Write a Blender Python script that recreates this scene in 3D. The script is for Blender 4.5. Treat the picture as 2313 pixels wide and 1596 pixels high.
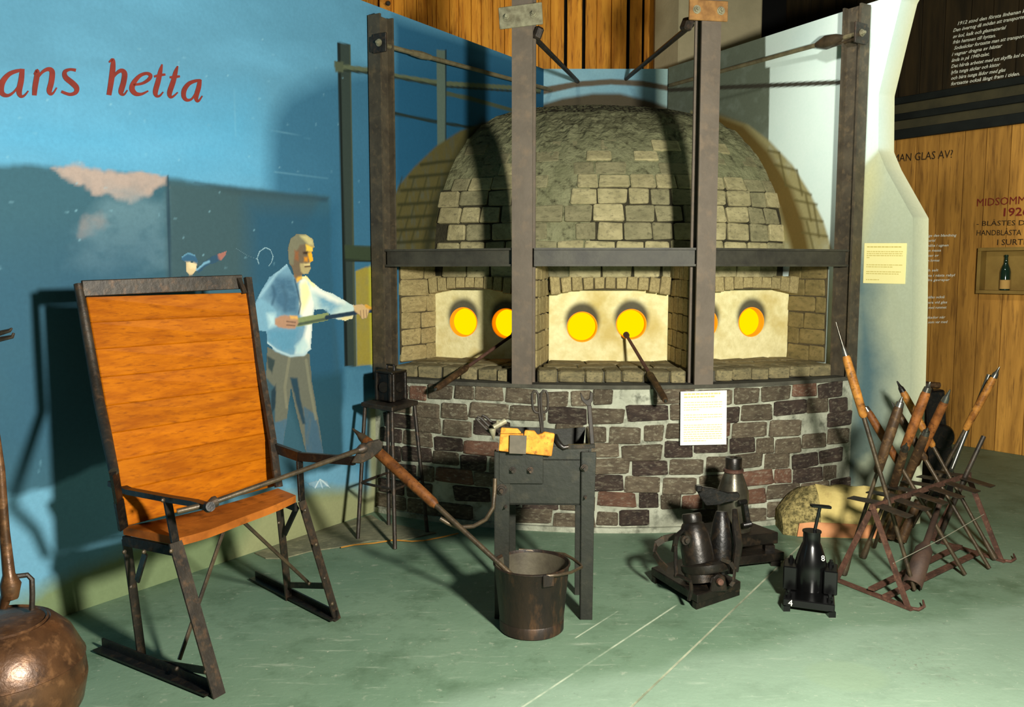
import bpy, bmesh, math, random
import numpy as np
from mathutils import Vector, Matrix, Euler

for o in list(bpy.data.objects):
    bpy.data.objects.remove(o, do_unlink=True)
scene = bpy.context.scene
COL = scene.collection
random.seed(7)
rng = np.random.default_rng(7)

# ------------------------------------------------------------------ camera
FPX, PITCH, EYE = 1900.0, math.radians(5.5015), 1.5
cam_data = bpy.data.cameras.new('camera')
cam_data.sensor_fit = 'HORIZONTAL'
cam_data.sensor_width = 36.0
cam_data.lens = 36.0 * FPX / 2313.0
cam_data.clip_end = 60
cam = bpy.data.objects.new('camera', cam_data)
COL.objects.link(cam)
cam.location = (0, 0, EYE)
cam.rotation_euler = (math.pi / 2 - PITCH, 0, 0)
scene.camera = cam

# ------------------------------------------------------------------ world, lamps, exposure
world = bpy.data.worlds.new('world')
scene.world = world
world.use_nodes = True
bg = world.node_tree.nodes['Background']
bg.inputs[0].default_value = (0.62, 0.72, 0.70, 1)
bg.inputs[1].default_value = 0.016

def lamp(name, kind, loc, energy, color, size=0.1, target=None, angle=None, blend=0.5):
    d = bpy.data.lights.new(name, kind)
    d.energy = energy
    d.color = color
    if kind in ('POINT', 'SPOT'):
        d.shadow_soft_size = size
    if kind == 'AREA':
        d.size = size
    if kind == 'SPOT':
        d.spot_size = angle
        d.spot_blend = blend
    o = bpy.data.objects.new(name, d)
    COL.objects.link(o)
    o.location = loc
    if target:
        v = Vector(target) - Vector(loc)
        o.rotation_euler = v.to_track_quat('-Z', 'Y').to_euler()
    return o

lamp('flash_lamp', 'POINT', (1.10, 0.85, 1.80), 1030, (1.0, 0.965, 0.86), size=0.12)
lamp('wall_end_boost', 'SPOT', (1.0, 3.6, 3.75), 170, (1.0, 0.98, 0.92), size=0.12,
     target=(2.25, 5.0, 2.75), angle=math.radians(48), blend=0.9)  # unseen lamp, added to boost the pale end of the right wall
lamp('timber_fill', 'SPOT', (0.2, 5.6, 4.4), 45, (1.0, 0.86, 0.62), size=0.15,
     target=(0.0, 7.5, 3.4), angle=math.radians(95), blend=0.8)  # unseen warm lamp, added to brighten the timber boards

scene.view_settings.view_transform = 'Standard'
scene.view_settings.look = 'None'
scene.view_settings.exposure = 0.0
scene.view_settings.gamma = 1.0
scene.view_settings.use_curve_mapping = False

# ------------------------------------------------------------------ measuring helpers
CAM = np.array([0, 0, EYE])
def ray(x, y):
    a = (x - 1156.5) / FPX; b = -(y - 798) / FPX
    return np.array([a, math.cos(PITCH) + b * math.sin(PITCH), -math.sin(PITCH) + b * math.cos(PITCH)])
def at(x, y, Y):
    r = ray(x, y); return Vector(CAM + r * Y / r[1])
def atz(x, y, z):
    r = ray(x, y); return Vector(CAM + r * (z - EYE) / r[2])

# ------------------------------------------------------------------ materials
def lin(c):
    out = []
    for v in c[:3]:
        v = v / 255.0
        out.append(v / 12.92 if v <= 0.04045 else ((v + 0.055) / 1.055) ** 2.4)
    return (*out, 1.0)

def new_mat(name):
    m = bpy.data.materials.new(name); m.use_nodes = True
    nt = m.node_tree; b = nt.nodes['Principled BSDF']
    return m, nt, b

def N(nt, kind, **kw):
    n = nt.nodes.new(kind)
    for k, v in kw.items():
        setattr(n, k, v)
    return n

def noise_fac(nt, coord, scale, detail=4, lo=0.35, hi=0.65, rough=0.6, stretch=None):
    if stretch:
        mp = N(nt, 'ShaderNodeMapping'); mp.inputs['Scale'].default_value = stretch
        nt.links.new(coord, mp.inputs['Vector']); coord = mp.outputs[0]
    n = N(nt, 'ShaderNodeTexNoise'); n.inputs['Scale'].default_value = scale
    n.inputs['Detail'].default_value = detail; n.inputs['Roughness'].default_value = rough
    nt.links.new(coord, n.inputs['Vector'])
    r = N(nt, 'ShaderNodeMapRange'); r.inputs['From Min'].default_value = lo; r.inputs['From Max'].default_value = hi
    nt.links.new(n.outputs['Fac'], r.inputs['Value'])
    return r.outputs[0]

def mix(nt, fac, a, b, blend='MIX'):
    m = N(nt, 'ShaderNodeMix', data_type='RGBA', blend_type=blend)
    if isinstance(fac, float): m.inputs[0].default_value = fac
    else: nt.links.new(fac, m.inputs[0])
    for i, v in ((6, a), (7, b)):
        if isinstance(v, tuple): m.inputs[i].default_value = v
        else: nt.links.new(v, m.inputs[i])
    return m.outputs[2]

def bump(nt, b, height, strength, dist=0.01):
    bp = N(nt, 'ShaderNodeBump'); bp.inputs['Strength'].default_value = strength; bp.inputs['Distance'].default_value = dist
    nt.links.new(height, bp.inputs['Height']); nt.links.new(bp.outputs[0], b.inputs['Normal'])

def plain(name, c1, c2=None, rough=0.6, metal=0.0, scale=8.0, stretch=None, c3=None, bmp=0.0, bscale=40.0, vary=0.0, coords='Object', lo=0.35, hi=0.65):
    m, nt, b = new_mat(name)
    tc = N(nt, 'ShaderNodeTexCoord').outputs[coords]
    if vary:
        oi = N(nt, 'ShaderNodeObjectInfo')
        sc = N(nt, 'ShaderNodeVectorMath', operation='SCALE'); sc.inputs['Scale'].default_value = 37.0
        cmb = N(nt, 'ShaderNodeCombineXYZ')
        for i in range(3): nt.links.new(oi.outputs['Random'], cmb.inputs[i])
        nt.links.new(cmb.outputs[0], sc.inputs[0])
        ad = N(nt, 'ShaderNodeVectorMath', operation='ADD')
        nt.links.new(tc, ad.inputs[0]); nt.links.new(sc.outputs[0], ad.inputs[1])
        tc = ad.outputs[0]
    col = lin(c1)
    if c2:
        col = mix(nt, noise_fac(nt, tc, scale, 5, lo, hi, stretch=stretch), lin(c1), lin(c2))
    if c3:
        col = mix(nt, noise_fac(nt, tc, scale * 2.7, 6, 0.52, 0.72, stretch=stretch), col, lin(c3))
    if vary:
        mr = N(nt, 'ShaderNodeMapRange'); mr.inputs['To Min'].default_value = 1 - vary; mr.inputs['To Max'].default_value = 1 + vary
        nt.links.new(oi.outputs['Random'], mr.inputs['Value'])
        hs = N(nt, 'ShaderNodeHueSaturation')
        nt.links.new(mr.outputs[0], hs.inputs['Value'])
        if isinstance(col, tuple): hs.inputs['Color'].default_value = col
        else: nt.links.new(col, hs.inputs['Color'])
        col = hs.outputs[0]
    if isinstance(col, tuple): b.inputs['Base Color'].default_value = col
    else: nt.links.new(col, b.inputs['Base Color'])
    b.inputs['Roughness'].default_value = rough
    b.inputs['Metallic'].default_value = metal
    if metal < 0.05 and rough > 0.45: b.inputs['Specular IOR Level'].default_value = 0.18
    if bmp:
        bump(nt, b, noise_fac(nt, tc, bscale, 6, 0.2, 0.8, stretch=stretch), bmp)
    return m

M = {}
M['iron'] = plain('iron', (58, 50, 40), (34, 29, 24), 0.5, 0.35, 12, bmp=0.15, c3=(80, 60, 42))
M['iron_post'] = plain('iron_post', (106, 95, 82), (94, 84, 72), 0.6, 0.2, 5, bmp=0.08, c3=(116, 100, 82))
M['beam_iron'] = plain('beam_iron', (64, 62, 50), (46, 44, 36), 0.6, 0.1, 9, bmp=0.12)
M['rod_iron'] = plain('rod_iron', (124, 114, 84), (92, 84, 62), 0.6, 0.15, 14, bmp=0.15)
M['iron_side'] = plain('iron_side', (84, 76, 60), (62, 55, 44), 0.6, 0.2, 9, bmp=0.12, c3=(100, 86, 64))
M['iron_black'] = plain('iron_black', (26, 23, 20), (15, 14, 13), 0.38, 0.3, 14, bmp=0.15, c3=(48, 38, 26))
M['black_paint'] = plain('black_paint', (12, 12, 12), (8, 8, 8), 0.22, 0.0, 10)
M['rust'] = plain('rust', (92, 60, 46), (64, 42, 32), 0.7, 0.2, 14, bmp=0.2, c3=(112, 78, 60))
M['steel'] = plain('steel', (120, 120, 112), (70, 66, 58), 0.3, 0.8, 10)
M['tool_dark'] = plain('tool_dark', (44, 36, 26), (28, 24, 18), 0.65, 0.1, 14, bmp=0.1)
M['scoop'] = plain('scoop', (80, 58, 44), (54, 40, 32), 0.7, 0.15, 10, bmp=0.15)
M['pipe_iron'] = plain('pipe_iron', (84, 70, 50), (52, 44, 34), 0.45, 0.4, 16, bmp=0.15)
M['galv'] = plain('galv', (150, 146, 118), (104, 98, 76), 0.55, 0.2, 20, bmp=0.1)
M['plate_grey'] = plain('plate_grey', (92, 84, 70), (76, 70, 58), 0.6, 0.2, 20)
M['brass'] = plain('brass', (176, 130, 74), (140, 100, 58), 0.5, 0.4, 20)
M['handle_wood'] = plain('handle_wood', (128, 78, 36), (86, 50, 22), 0.55, 0.0, 20, c3=(60, 34, 18), vary=0.25, bmp=0.1)
M['handle_yellow'] = plain('handle_yellow', (176, 120, 52), (120, 74, 30), 0.5, 0.0, 16, c3=(62, 40, 20), bmp=0.1)
M['handle_dark'] = plain('handle_dark', (74, 54, 34), (44, 32, 22), 0.5, 0.0, 16, c3=(100, 76, 48), bmp=0.1)
M['chair_wood'] = plain('chair_wood', (168, 94, 8), (140, 72, 5), 0.5, 0.0, 5.0, stretch=(1.4, 1.4, 7), c3=(122, 62, 8), vary=0.09, bmp=0.08)
M['chair_wood'].node_tree.nodes['Principled BSDF'].inputs['Specular IOR Level'].default_value = 0.06
M['seat_wood'] = plain('seat_wood', (168, 96, 32), (120, 64, 20), 0.5, 0.0, 4.0, c3=(80, 44, 16), bmp=0.1)
M['new_wood'] = plain('new_wood', (226, 158, 60), (190, 116, 36), 0.6, 0.0, 14, c3=(112, 70, 26), bmp=0.05)
M['slat'] = plain('slat', (226, 158, 52), (192, 122, 32), 0.6, 0.0, 2.0, stretch=(9, 9, 0.8), c3=(130, 76, 20), vary=0.2)
M['timber'] = plain('timber', (200, 146, 66), (160, 114, 50), 0.6, 0.0, 2.0, stretch=(8, 8, 0.7), c3=(124, 86, 40), vary=0.24)
M['timber_dark'] = plain('timber_dark', (58, 46, 26), (36, 30, 18), 0.7, 0.0, 2.0, stretch=(8, 8, 0.7), vary=0.12)
M['rail_dark'] = plain('rail_dark', (34, 38, 34), (24, 27, 25), 0.6, 0.0, 4)
M['rail_between'] = plain('rail_between', (82, 76, 52), (60, 58, 42), 0.7, 0.0, 3)
M['void'] = plain('void', (6, 6, 5), None, 0.9)
M['base_brick'] = plain('base_brick', (104, 93, 76), (78, 68, 56), 0.85, 0.0, 2.5, c3=(140, 134, 112), bmp=0.55, bscale=14, vary=0.26)
M['base_brick_dark'] = plain('base_brick_dark', (70, 58, 50), (50, 42, 38), 0.85, 0.0, 2.5, c3=(112, 104, 88), bmp=0.55, bscale=14, vary=0.2)
M['base_brick_red'] = plain('base_brick_red', (118, 86, 68), (90, 66, 54), 0.85, 0.0, 2.5, c3=(140, 126, 108), bmp=0.55, bscale=14, vary=0.2)
M['base_mortar'] = plain('base_mortar', (182, 184, 164), (140, 142, 124), 0.9, 0.0, 6.0, c3=(100, 102, 88), bmp=0.6, bscale=25)
M['ledge_brick'] = plain('ledge_brick', (150, 138, 100), (118, 110, 82), 0.9, 0.0, 2.5, c3=(86, 82, 64), bmp=0.5, bscale=30, vary=0.22)
M['ledge_slab'] = plain('ledge_slab', (88, 86, 74), (66, 64, 56), 0.9, 0.0, 6.0, bmp=0.4)
M['dome_brick'] = plain('dome_brick', (178, 168, 126), (150, 142, 104), 0.9, 0.0, 2.0, c3=(122, 116, 88), bmp=0.35, bscale=12, vary=0.16)
M['dome_brick_dull'] = plain('dome_brick_dull', (146, 140, 106), (122, 118, 88), 0.9, 0.0, 2.0, c3=(100, 96, 72), bmp=0.4, bscale=12, vary=0.12)
M['dome_mortar'] = plain('dome_mortar', (140, 140, 106), (116, 117, 86), 0.95, 0.0, 7.0, c3=(60, 58, 40), bmp=1.0, bscale=30)
M['dome_joint'] = plain('dome_joint', (66, 62, 46), (48, 46, 34), 0.95, 0.0, 9.0, bmp=0.6)
M['cham_brick'] = plain('cham_brick', (176, 160, 112), (146, 132, 90), 0.9, 0.0, 5.0, c3=(118, 106, 74), bmp=0.35, vary=0.15)
M['side_brick'] = plain('side_brick', (138, 122, 78), (112, 100, 62), 0.9, 0.0, 2.0, c3=(92, 84, 54), bmp=0.35, vary=0.12)
M['pier_core'] = plain('pier_core', (92, 82, 58), (66, 60, 44), 0.95, 0.0, 9.0, bmp=0.5)
M['paper'] = plain('paper', (250, 248, 236), None, 0.8)
M['paper_yellow'] = plain('paper_yellow', (240, 230, 160), None, 0.8)
M['ink'] = plain('ink', (206, 196, 130), None, 0.8)
M['ink2'] = plain('ink2', (196, 180, 100), None, 0.8)
M['red_paint'] = plain('red_paint', (132, 50, 40), (112, 44, 36), 0.7, 0, 14)
M['white_paint'] = plain('white_paint', (236, 236, 216), None, 0.8)
M['black_letter'] = plain('black_letter', (50, 38, 24), None, 0.8)
M['red_letter'] = plain('red_letter', (120, 40, 30), None, 0.8)
M['wire'] = plain('wire', (190, 190, 170), None, 0.4, 0.6)
M['orange_cord'] = plain('orange_cord', (176, 122, 48), None, 0.6)
M['concrete'] = plain('concrete', (150, 144, 118), (120, 116, 96), 0.9, 0, 6, bmp=0.3)
M['column'] = plain('column', (168, 158, 126), (150, 142, 112), 0.85, 0, 3, bmp=0.15)
M['pad'] = plain('pad', (128, 126, 100), (104, 104, 84), 0.9, 0, 5, c3=(150, 146, 116), bmp=0.3)
M['log_end'] = plain('log_end', (206, 182, 112), (176, 146, 84), 0.8, 0, 5, c3=(214, 150, 104), bmp=0.15)
M['log_wood'] = plain('log_wood', (210, 190, 120), (180, 160, 96), 0.8, 0, 4, c3=(150, 128, 78), bmp=0.2)
M['bark'] = plain('bark', (168, 152, 98), (96, 88, 54), 0.95, 0, 30, c3=(40, 36, 22), bmp=0.9, lo=0.42, hi=0.6)
M['log_pink'] = plain('log_pink', (212, 150, 104), (190, 124, 80), 0.8, 0, 6, bmp=0.1)
M['pot'] = plain('pot', (92, 62, 38), (60, 40, 26), 0.32, 0.35, 10, bmp=0.12, c3=(120, 84, 54))
M['bucket'] = plain('bucket', (50, 38, 28), (28, 22, 18), 0.5, 0.3, 9, bmp=0.15, c3=(78, 54, 34), stretch=(1, 1, 0.35))
M['bucket_in'] = plain('bucket_in', (92, 86, 68), (64, 58, 46), 0.6, 0.3, 8, bmp=0.1)
M['stand'] = plain('stand', (36, 37, 29), (27, 28, 22), 0.5, 0.2, 8, bmp=0.1, c3=(46, 44, 34))
M['mould_iron'] = plain('mould_iron', (38, 33, 27), (22, 19, 16), 0.36, 0.35, 10, bmp=0.12, c3=(58, 46, 34))
M['mould_steel'] = plain('mould_steel', (92, 88, 74), (60, 56, 46), 0.32, 0.6, 10, bmp=0.08)
M['bottle_glass'] = plain('bottle_glass', (26, 46, 34), None, 0.08)
M['bottle_label'] = plain('bottle_label', (190, 150, 84), None, 0.8)
M['shelf_wood'] = plain('shelf_wood', (150, 122, 62), (128, 102, 50), 0.7, 0, 5)

# glowing furnace mouths
m, nt, b = new_mat('fire')
em = N(nt, 'ShaderNodeEmission'); em.inputs[0].default_value = (1.0, 0.72, 0.0, 1); em.inputs[1].default_value = 1.15
nt.links.new(em.outputs[0], nt.nodes['Material Output'].inputs[0]); M['fire'] = m
m, nt, b = new_mat('fire_rim')
b.inputs['Base Color'].default_value = (0.9, 0.22, 0.0, 1); b.inputs['Roughness'].default_value = 0.9
b.inputs['Emission Color'].default_value = (1.0, 0.22, 0.0, 1); b.inputs['Emission Strength'].default_value = 0.75
M['fire_rim'] = m

# paint on walls: colour stored on the wall surface
def paint_mat(name, rough=0.75):
    m, nt, b = new_mat(name)
    a = N(nt, 'ShaderNodeVertexColor', layer_name='paint')
    tc = N(nt, 'ShaderNodeTexCoord').outputs['Object']
    f = noise_fac(nt, tc, 60, 3, 0.3, 0.7)
    c = mix(nt, 0.05, a.outputs[0], f, 'OVERLAY')
    nt.links.new(c, b.inputs['Base Color']); b.inputs['Roughness'].default_value = rough; b.inputs['Specular IOR Level'].default_value = 0.2
    bump(nt, b, noise_fac(nt, tc, 14, 4, 0.2, 0.8), 0.06)
    return m
M['mural'] = paint_mat('mural')

# floor: worn green painted concrete
m, nt, b = new_mat('floor_paint')
tc = N(nt, 'ShaderNodeTexCoord').outputs['Object']
c = mix(nt, noise_fac(nt, tc, 1.1, 4, 0.35, 0.65), lin((96, 122, 98)), lin((112, 136, 112)))
c = mix(nt, noise_fac(nt, tc, 3.2, 6, 0.5, 0.66, 0.7), c, lin((84, 108, 84)))
mp = N(nt, 'ShaderNodeMapping'); mp.inputs['Rotation'].default_value = (0, 0, 0.85); mp.inputs['Scale'].default_value = (1, 7, 1)
nt.links.new(tc, mp.inputs[0])
c = mix(nt, noise_fac(nt, mp.outputs[0], 4, 7, 0.58, 0.74, 0.72), c, lin((150, 164, 142)))
c = mix(nt, noise_fac(nt, tc, 16, 6, 0.60, 0.70, 0.7), c, lin((140, 152, 130)))
c = mix(nt, noise_fac(nt, tc, 40, 4, 0.66, 0.72, 0.7), c, lin((178, 180, 156)))
c = mix(nt, noise_fac(nt, tc, 11, 7, 0.63, 0.72, 0.75), c, lin((66, 80, 62)))
# one brown stain field near the right foreground
def blob(nt, tc, centre, radius, scale=(1, 1, 1)):
    sub = N(nt, 'ShaderNodeVectorMath', operation='SUBTRACT'); nt.links.new(tc, sub.inputs[0]); sub.inputs[1].default_value = centre
    mul = N(nt, 'ShaderNodeVectorMath', operation='MULTIPLY'); nt.links.new(sub.outputs[0], mul.inputs[0]); mul.inputs[1].default_value = scale
    ln = N(nt, 'ShaderNodeVectorMath', operation='LENGTH'); nt.links.new(mul.outputs[0], ln.inputs[0])
    r = N(nt, 'ShaderNodeMapRange', interpolation_type='SMOOTHSTEP'); r.inputs['From Min'].default_value = radius
    r.inputs['From Max'].default_value = 0.0
    nt.links.new(ln.outputs['Value'], r.inputs['Value'])
    return r.outputs[0]
s1 = blob(nt, tc, tuple(atz(2075, 1500, 0)), 0.24, (1, 0.8, 1))
sp = noise_fac(nt, tc, 34, 5, 0.56, 0.62, 0.7)
ml = N(nt, 'ShaderNodeMath', operation='MULTIPLY'); nt.links.new(s1, ml.inputs[0]); nt.links.new(sp, ml.inputs[1])
c = mix(nt, ml.outputs[0], c, lin((74, 66, 50)))
s2 = blob(nt, tc, tuple(atz(1910, 1525, 0)), 0.21, (0.8, 1, 1))
r2 = N(nt, 'ShaderNodeMapRange'); r2.inputs['From Min'].default_value = 0.3; r2.inputs['From Max'].default_value = 0.5; r2.inputs['To Max'].default_value = 0.6
nt.links.new(s2, r2.inputs[0])
c = mix(nt, r2.outputs[0], c, lin((116, 138, 104)))
# worn paler zone towards the right foreground, with a ragged edge
w0 = atz(1300, 1525, 0); w1 = atz(2313, 1345, 0); wd = (w1 - w0).normalized(); wn = Vector((wd.y, -wd.x, 0))
def line_dist(p0, n, absolute=True):
    sub = N(nt, 'ShaderNodeVectorMath', operation='SUBTRACT'); nt.links.new(tc, sub.inputs[0]); sub.inputs[1].default_value = tuple(p0)
    dt = N(nt, 'ShaderNodeVectorMath', operation='DOT_PRODUCT'); nt.links.new(sub.outputs[0], dt.inputs[0]); dt.inputs[1].default_value = tuple(n)
    if not absolute: return dt.outputs['Value']
    ab = N(nt, 'ShaderNodeMath', operation='ABSOLUTE'); nt.links.new(dt.outputs['Value'], ab.inputs[0]); return ab.outputs[0]
dd_ = line_dist(w0, wn, False)
nz = N(nt, 'ShaderNodeTexNoise'); nz.inputs['Scale'].default_value = 1.6; nz.inputs['Detail'].default_value = 5; nt.links.new(tc, nz.inputs['Vector'])
ad_ = N(nt, 'ShaderNodeMath', operation='MULTIPLY_ADD'); nt.links.new(nz.outputs['Fac'], ad_.inputs[0]); ad_.inputs[1].default_value = 0.5; nt.links.new(dd_, ad_.inputs[2])
mr_ = N(nt, 'ShaderNodeMapRange', interpolation_type='SMOOTHSTEP'); mr_.inputs['From Min'].default_value = 0.22; mr_.inputs['From Max'].default_value = 0.34; mr_.inputs['To Max'].default_value = 0.4
nt.links.new(ad_.outputs[0], mr_.inputs['Value'])
c = mix(nt, mr_.outputs[0], c, lin((150, 172, 152)))
# pale scored lines
for q0, q1, wdt in (((1180, 1596), (1525, 1368), 0.006), ((1300, 1440), (1395, 1380), 0.005), ((1560, 1596), (1572, 1592), 0.0)):
    if not wdt: continue
    l0 = atz(*q0, 0); l1 = atz(*q1, 0); ldr = (l1 - l0).normalized(); lnn = Vector((ldr.y, -ldr.x, 0))
    dl = line_dist(l0, lnn)
    m1 = N(nt, 'ShaderNodeMapRange'); m1.inputs['From Min'].default_value = wdt; m1.inputs['From Max'].default_value = wdt * 0.3; nt.links.new(dl, m1.inputs['Value'])
    al = line_dist((l0 + l1) / 2, ldr)
    m2 = N(nt, 'ShaderNodeMapRange'); hl = (l1 - l0).length / 2; m2.inputs['From Min'].default_value = hl * 1.05; m2.inputs['From Max'].default_value = hl * 0.95; nt.links.new(al, m2.inputs['Value'])
    mm = N(nt, 'ShaderNodeMath', operation='MULTIPLY'); nt.links.new(m1.outputs[0], mm.inputs[0]); nt.links.new(m2.outputs[0], mm.inputs[1])
    mk = N(nt, 'ShaderNodeMath', operation='MULTIPLY'); nt.links.new(mm.outputs[0], mk.inputs[0]); nt.links.new(noise_fac(nt, tc, 8, 4, 0.35, 0.6), mk.inputs[1])
    c = mix(nt, mk.outputs[0], c, lin((182, 192, 166)))
nt.links.new(c, b.inputs['Base Color']); b.inputs['Roughness'].default_value = 0.6
bump(nt, b, noise_fac(nt, tc, 30, 6, 0.2, 0.8), 0.12)
M['floor'] = m
M['groove'] = plain('groove', (176, 180, 154), (112, 118, 96), 0.9, 0, 5)

# ------------------------------------------------------------------ mesh building
class MB:
    def __init__(self):
        self.v = []; self.f = []
    def add(self, vs, fs):
        o = len(self.v)
        self.v += [tuple(p) for p in vs]
        self.f += [tuple(i + o for i in f) for f in fs]
        return self
    def hexa(self, p):               # 8 corners: bottom 4 ccw, top 4 ccw
        return self.add(p, [(3, 2, 1, 0), (4, 5, 6, 7), (0, 1, 5, 4), (1, 2, 6, 5), (2, 3, 7, 6), (3, 0, 4, 7)])
    def box(self, c, s, rot=None):
        c = Vector(c); h = Vector(s) / 2
        R = rot if isinstance(rot, Matrix) else (Euler(rot).to_matrix() if rot else Matrix.Identity(3))
        p = [c + R @ Vector((sx * h.x, sy * h.y, sz * h.z)) for sz in (-1, 1) for sx, sy in ((-1, -1), (1, -1), (1, 1), (-1, 1))]
        return self.hexa(p)
    def bar(self, a, b, w, t, up=(0, 0, 1)):      # flat bar a->b, w across (perp to up), t along up
        a = Vector(a); b = Vector(b); d = (b - a).normalized(); up = Vector(up)
        x = d.cross(up)
        if x.length < 1e-4: x = d.cross(Vector((1, 0, 0)))
        x.normalize(); y = x.cross(d).normalized()
        q = [x * (-w / 2) + y * (-t / 2), x * (w / 2) + y * (-t / 2), x * (w / 2) + y * (t / 2), x * (-w / 2) + y * (t / 2)]
        return self.hexa([a + k for k in q] + [b + k for k in q])
    def tube(self, pts, r, seg=10, cap=True):
        pts = [Vector(p) for p in pts]; n = len(pts)
        rs = r if isinstance(r, (list, tuple)) else [r] * n
        vs = []; fs = []; ref = None
        for i, p in enumerate(pts):
            d = (pts[min(i + 1, n - 1)] - pts[max(i - 1, 0)])
            d = d.normalized() if d.length > 1e-9 else Vector((0, 0, 1))
            if ref is None:
                ref = Vector((0, 0, 1)) if abs(d.z) < 0.9 else Vector((1, 0, 0))
            x = ref - d * ref.dot(d)
            if x.length < 1e-5: x = d.orthogonal()
            x.normalize(); ref = x; y = d.cross(x)
            for k in range(seg):
                a = 2 * math.pi * k / seg
                vs.append(p + (x * math.cos(a) + y * math.sin(a)) * rs[i])
        for i in range(n - 1):
            for k in range(seg):
                k2 = (k + 1) % seg
                fs.append((i * seg + k, i * seg + k2, (i + 1) * seg + k2, (i + 1) * seg + k))
        if cap:
            fs.append(tuple(range(seg - 1, -1, -1))); fs.append(tuple((n - 1) * seg + k for k in range(seg)))
        return self.add(vs, fs)
    def lathe(self, prof, base, axis=(0, 0, 1), seg=28, cap=True):     # prof: (radius, height)
        base = Vector(base); ax = Vector(axis).normalized()
        return self.tube([base + ax * h for r, h in prof], [max(r, 1e-4) for r, h in prof], seg, cap) if False else self._lathe(prof, base, ax, seg, cap)
    def _lathe(self, prof, base, ax, seg, cap):
        x = ax.orthogonal().normalized(); y = ax.cross(x)
        vs = []; fs = []
        for r, h in prof:
            for k in range(seg):
                a = 2 * math.pi * k / seg
                vs.append(base + ax * h + (x * math.cos(a) + y * math.sin(a)) * r)
        n = len(prof)
        for i in range(n - 1):
            for k in range(seg):
                k2 = (k + 1) % seg
                fs.append((i * seg + k, i * seg + k2, (i + 1) * seg + k2, (i + 1) * seg + k))
        if cap:
            fs.append(tuple(range(seg - 1, -1, -1))); fs.append(tuple((n - 1) * seg + k for k in range(seg)))
        return self.add(vs, fs)
    def prism(self, poly, off):                   # polygon of 3d points extruded by vector off
        n = len(poly); off = Vector(off); P = [Vector(p) for p in poly]
        return self.add(P + [p + off for p in P],
                        [tuple(range(n - 1, -1, -1)), tuple(range(n, 2 * n))] + [(i, (i + 1) % n, n + (i + 1) % n, n + i) for i in range(n)])
    def build(self, name, mat, parent=None, smooth=False, bevel=0.0):
        org = ROOT(parent) if parent else Vector((0, 0, 0))
        me = bpy.data.meshes.new(name)
        me.from_pydata([tuple(Vector(p) - org) for p in self.v], [], self.f)
        me.update()
        bm = bmesh.new(); bm.from_mesh(me)
        bmesh.ops.recalc_face_normals(bm, faces=bm.faces)
        if bevel:
            bmesh.ops.bevel(bm, geom=[e for e in bm.edges if len(e.link_faces) == 2 and e.calc_face_angle() > 0.6], offset=bevel, segments=1, affect='EDGES', clamp_overlap=True)
        bm.to_mesh(me); bm.free()
        if smooth:
            me.polygons.foreach_set('use_smooth', [True] * len(me.polygons))
            try: me.set_sharp_from_angle(angle=math.radians(42))
            except Exception: pass
        me.materials.append(M[mat] if isinstance(mat, str) else mat)
        o = bpy.data.objects.new(name, me); COL.objects.link(o)
        if parent: o.parent = parent
        return o

def ROOT(o):
    p = Vector((0, 0, 0))
    while o is not None:
        p = p + o.location; o = o.parent
    return p

def tag(o, label=None, cat=None, group=None, kind=None):
    if label: o['label'] = label
    if cat: o['category'] = cat
    if group: o['group'] = group
    if kind: o['kind'] = kind
    return o

def thing(name, loc, label, cat, group=None, kind=None):
    o = bpy.data.objects.new(name, None); COL.objects.link(o)
    o.location = loc; o.empty_display_size = 0.1
    return tag(o, label, cat, group, kind)

def struct(o):
    o['kind'] = 'structure'; return o

# ------------------------------------------------------------------ plan of the place
C0 = Vector((0.63, 7.5, 0))                     # axis of the round furnace, behind the corner
LW0 = Vector((-1.99, 3.53, 0)); LWd = Vector((0.5616, 0.8274, 0)).normalized(); LWn = Vector((LWd.y, -LWd.x, 0))
RW0 = Vector((1.23, 6.795, 0)); RWd = Vector((0.494, -0.87, 0)).normalized(); RWn = Vector((RWd.y, -RWd.x, 0))   # faces the furnace
TW0 = Vector((3.936, 7.175, 0)); TWd = Vector((0.593, -0.805, 0)).normalized(); TWn = Vector((TWd.y, -TWd.x, 0))
BWY = 6.83
WALL_H = 3.1
def on(plane, x, y):
    p0, n = {'L': (LW0, LWn), 'R': (RW0, RWn), 'T': (TW0, TWn), 'B': (Vector((0, BWY, 0)), Vector((0, -1, 0)))}[plane]
    r = Vector(ray(x, y)); c = Vector(CAM)
    return c + r * ((p0 - c).dot(n) / r.dot(n))
def sz(plane, x, y):
    p = on(plane, x, y)
    p0, d = {'L': (LW0, LWd), 'R': (RW0, RWd), 'T': (TW0, TWd), 'B': (Vector((0, BWY, 0)), Vector((1, 0, 0)))}[plane]
    return ((p - p0).dot(d), p.z)

# ------------------------------------------------------------------ painting on wall surfaces (colour per surface point)
def vnoise(S, Z, scale, seed):
    r = np.random.default_rng(seed); g = r.random((128, 128))
    x = S * scale; y = Z * scale
    xi = np.floor(x).astype(int); yi = np.floor(y).astype(int); fx = x - xi; fy = y - yi
    fx = fx * fx * (3 - 2 * fx); fy = fy * fy * (3 - 2 * fy)
    a = g[xi % 128, yi % 128]; b_ = g[(xi + 1) % 128, yi % 128]; c_ = g[xi % 128, (yi + 1) % 128]; d_ = g[(xi + 1) % 128, (yi + 1) % 128]
    return (a * (1 - fx) + b_ * fx) * (1 - fy) + (c_ * (1 - fx) + d_ * fx) * fy
def fbm(S, Z, scale, seed, o=4):
    t = 0; w = 0
    for k in range(o):
        t = t + vnoise(S, Z, scale * 2 ** k, seed + k) * 0.55 ** k; w += 0.55 ** k
    return t / w
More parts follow.
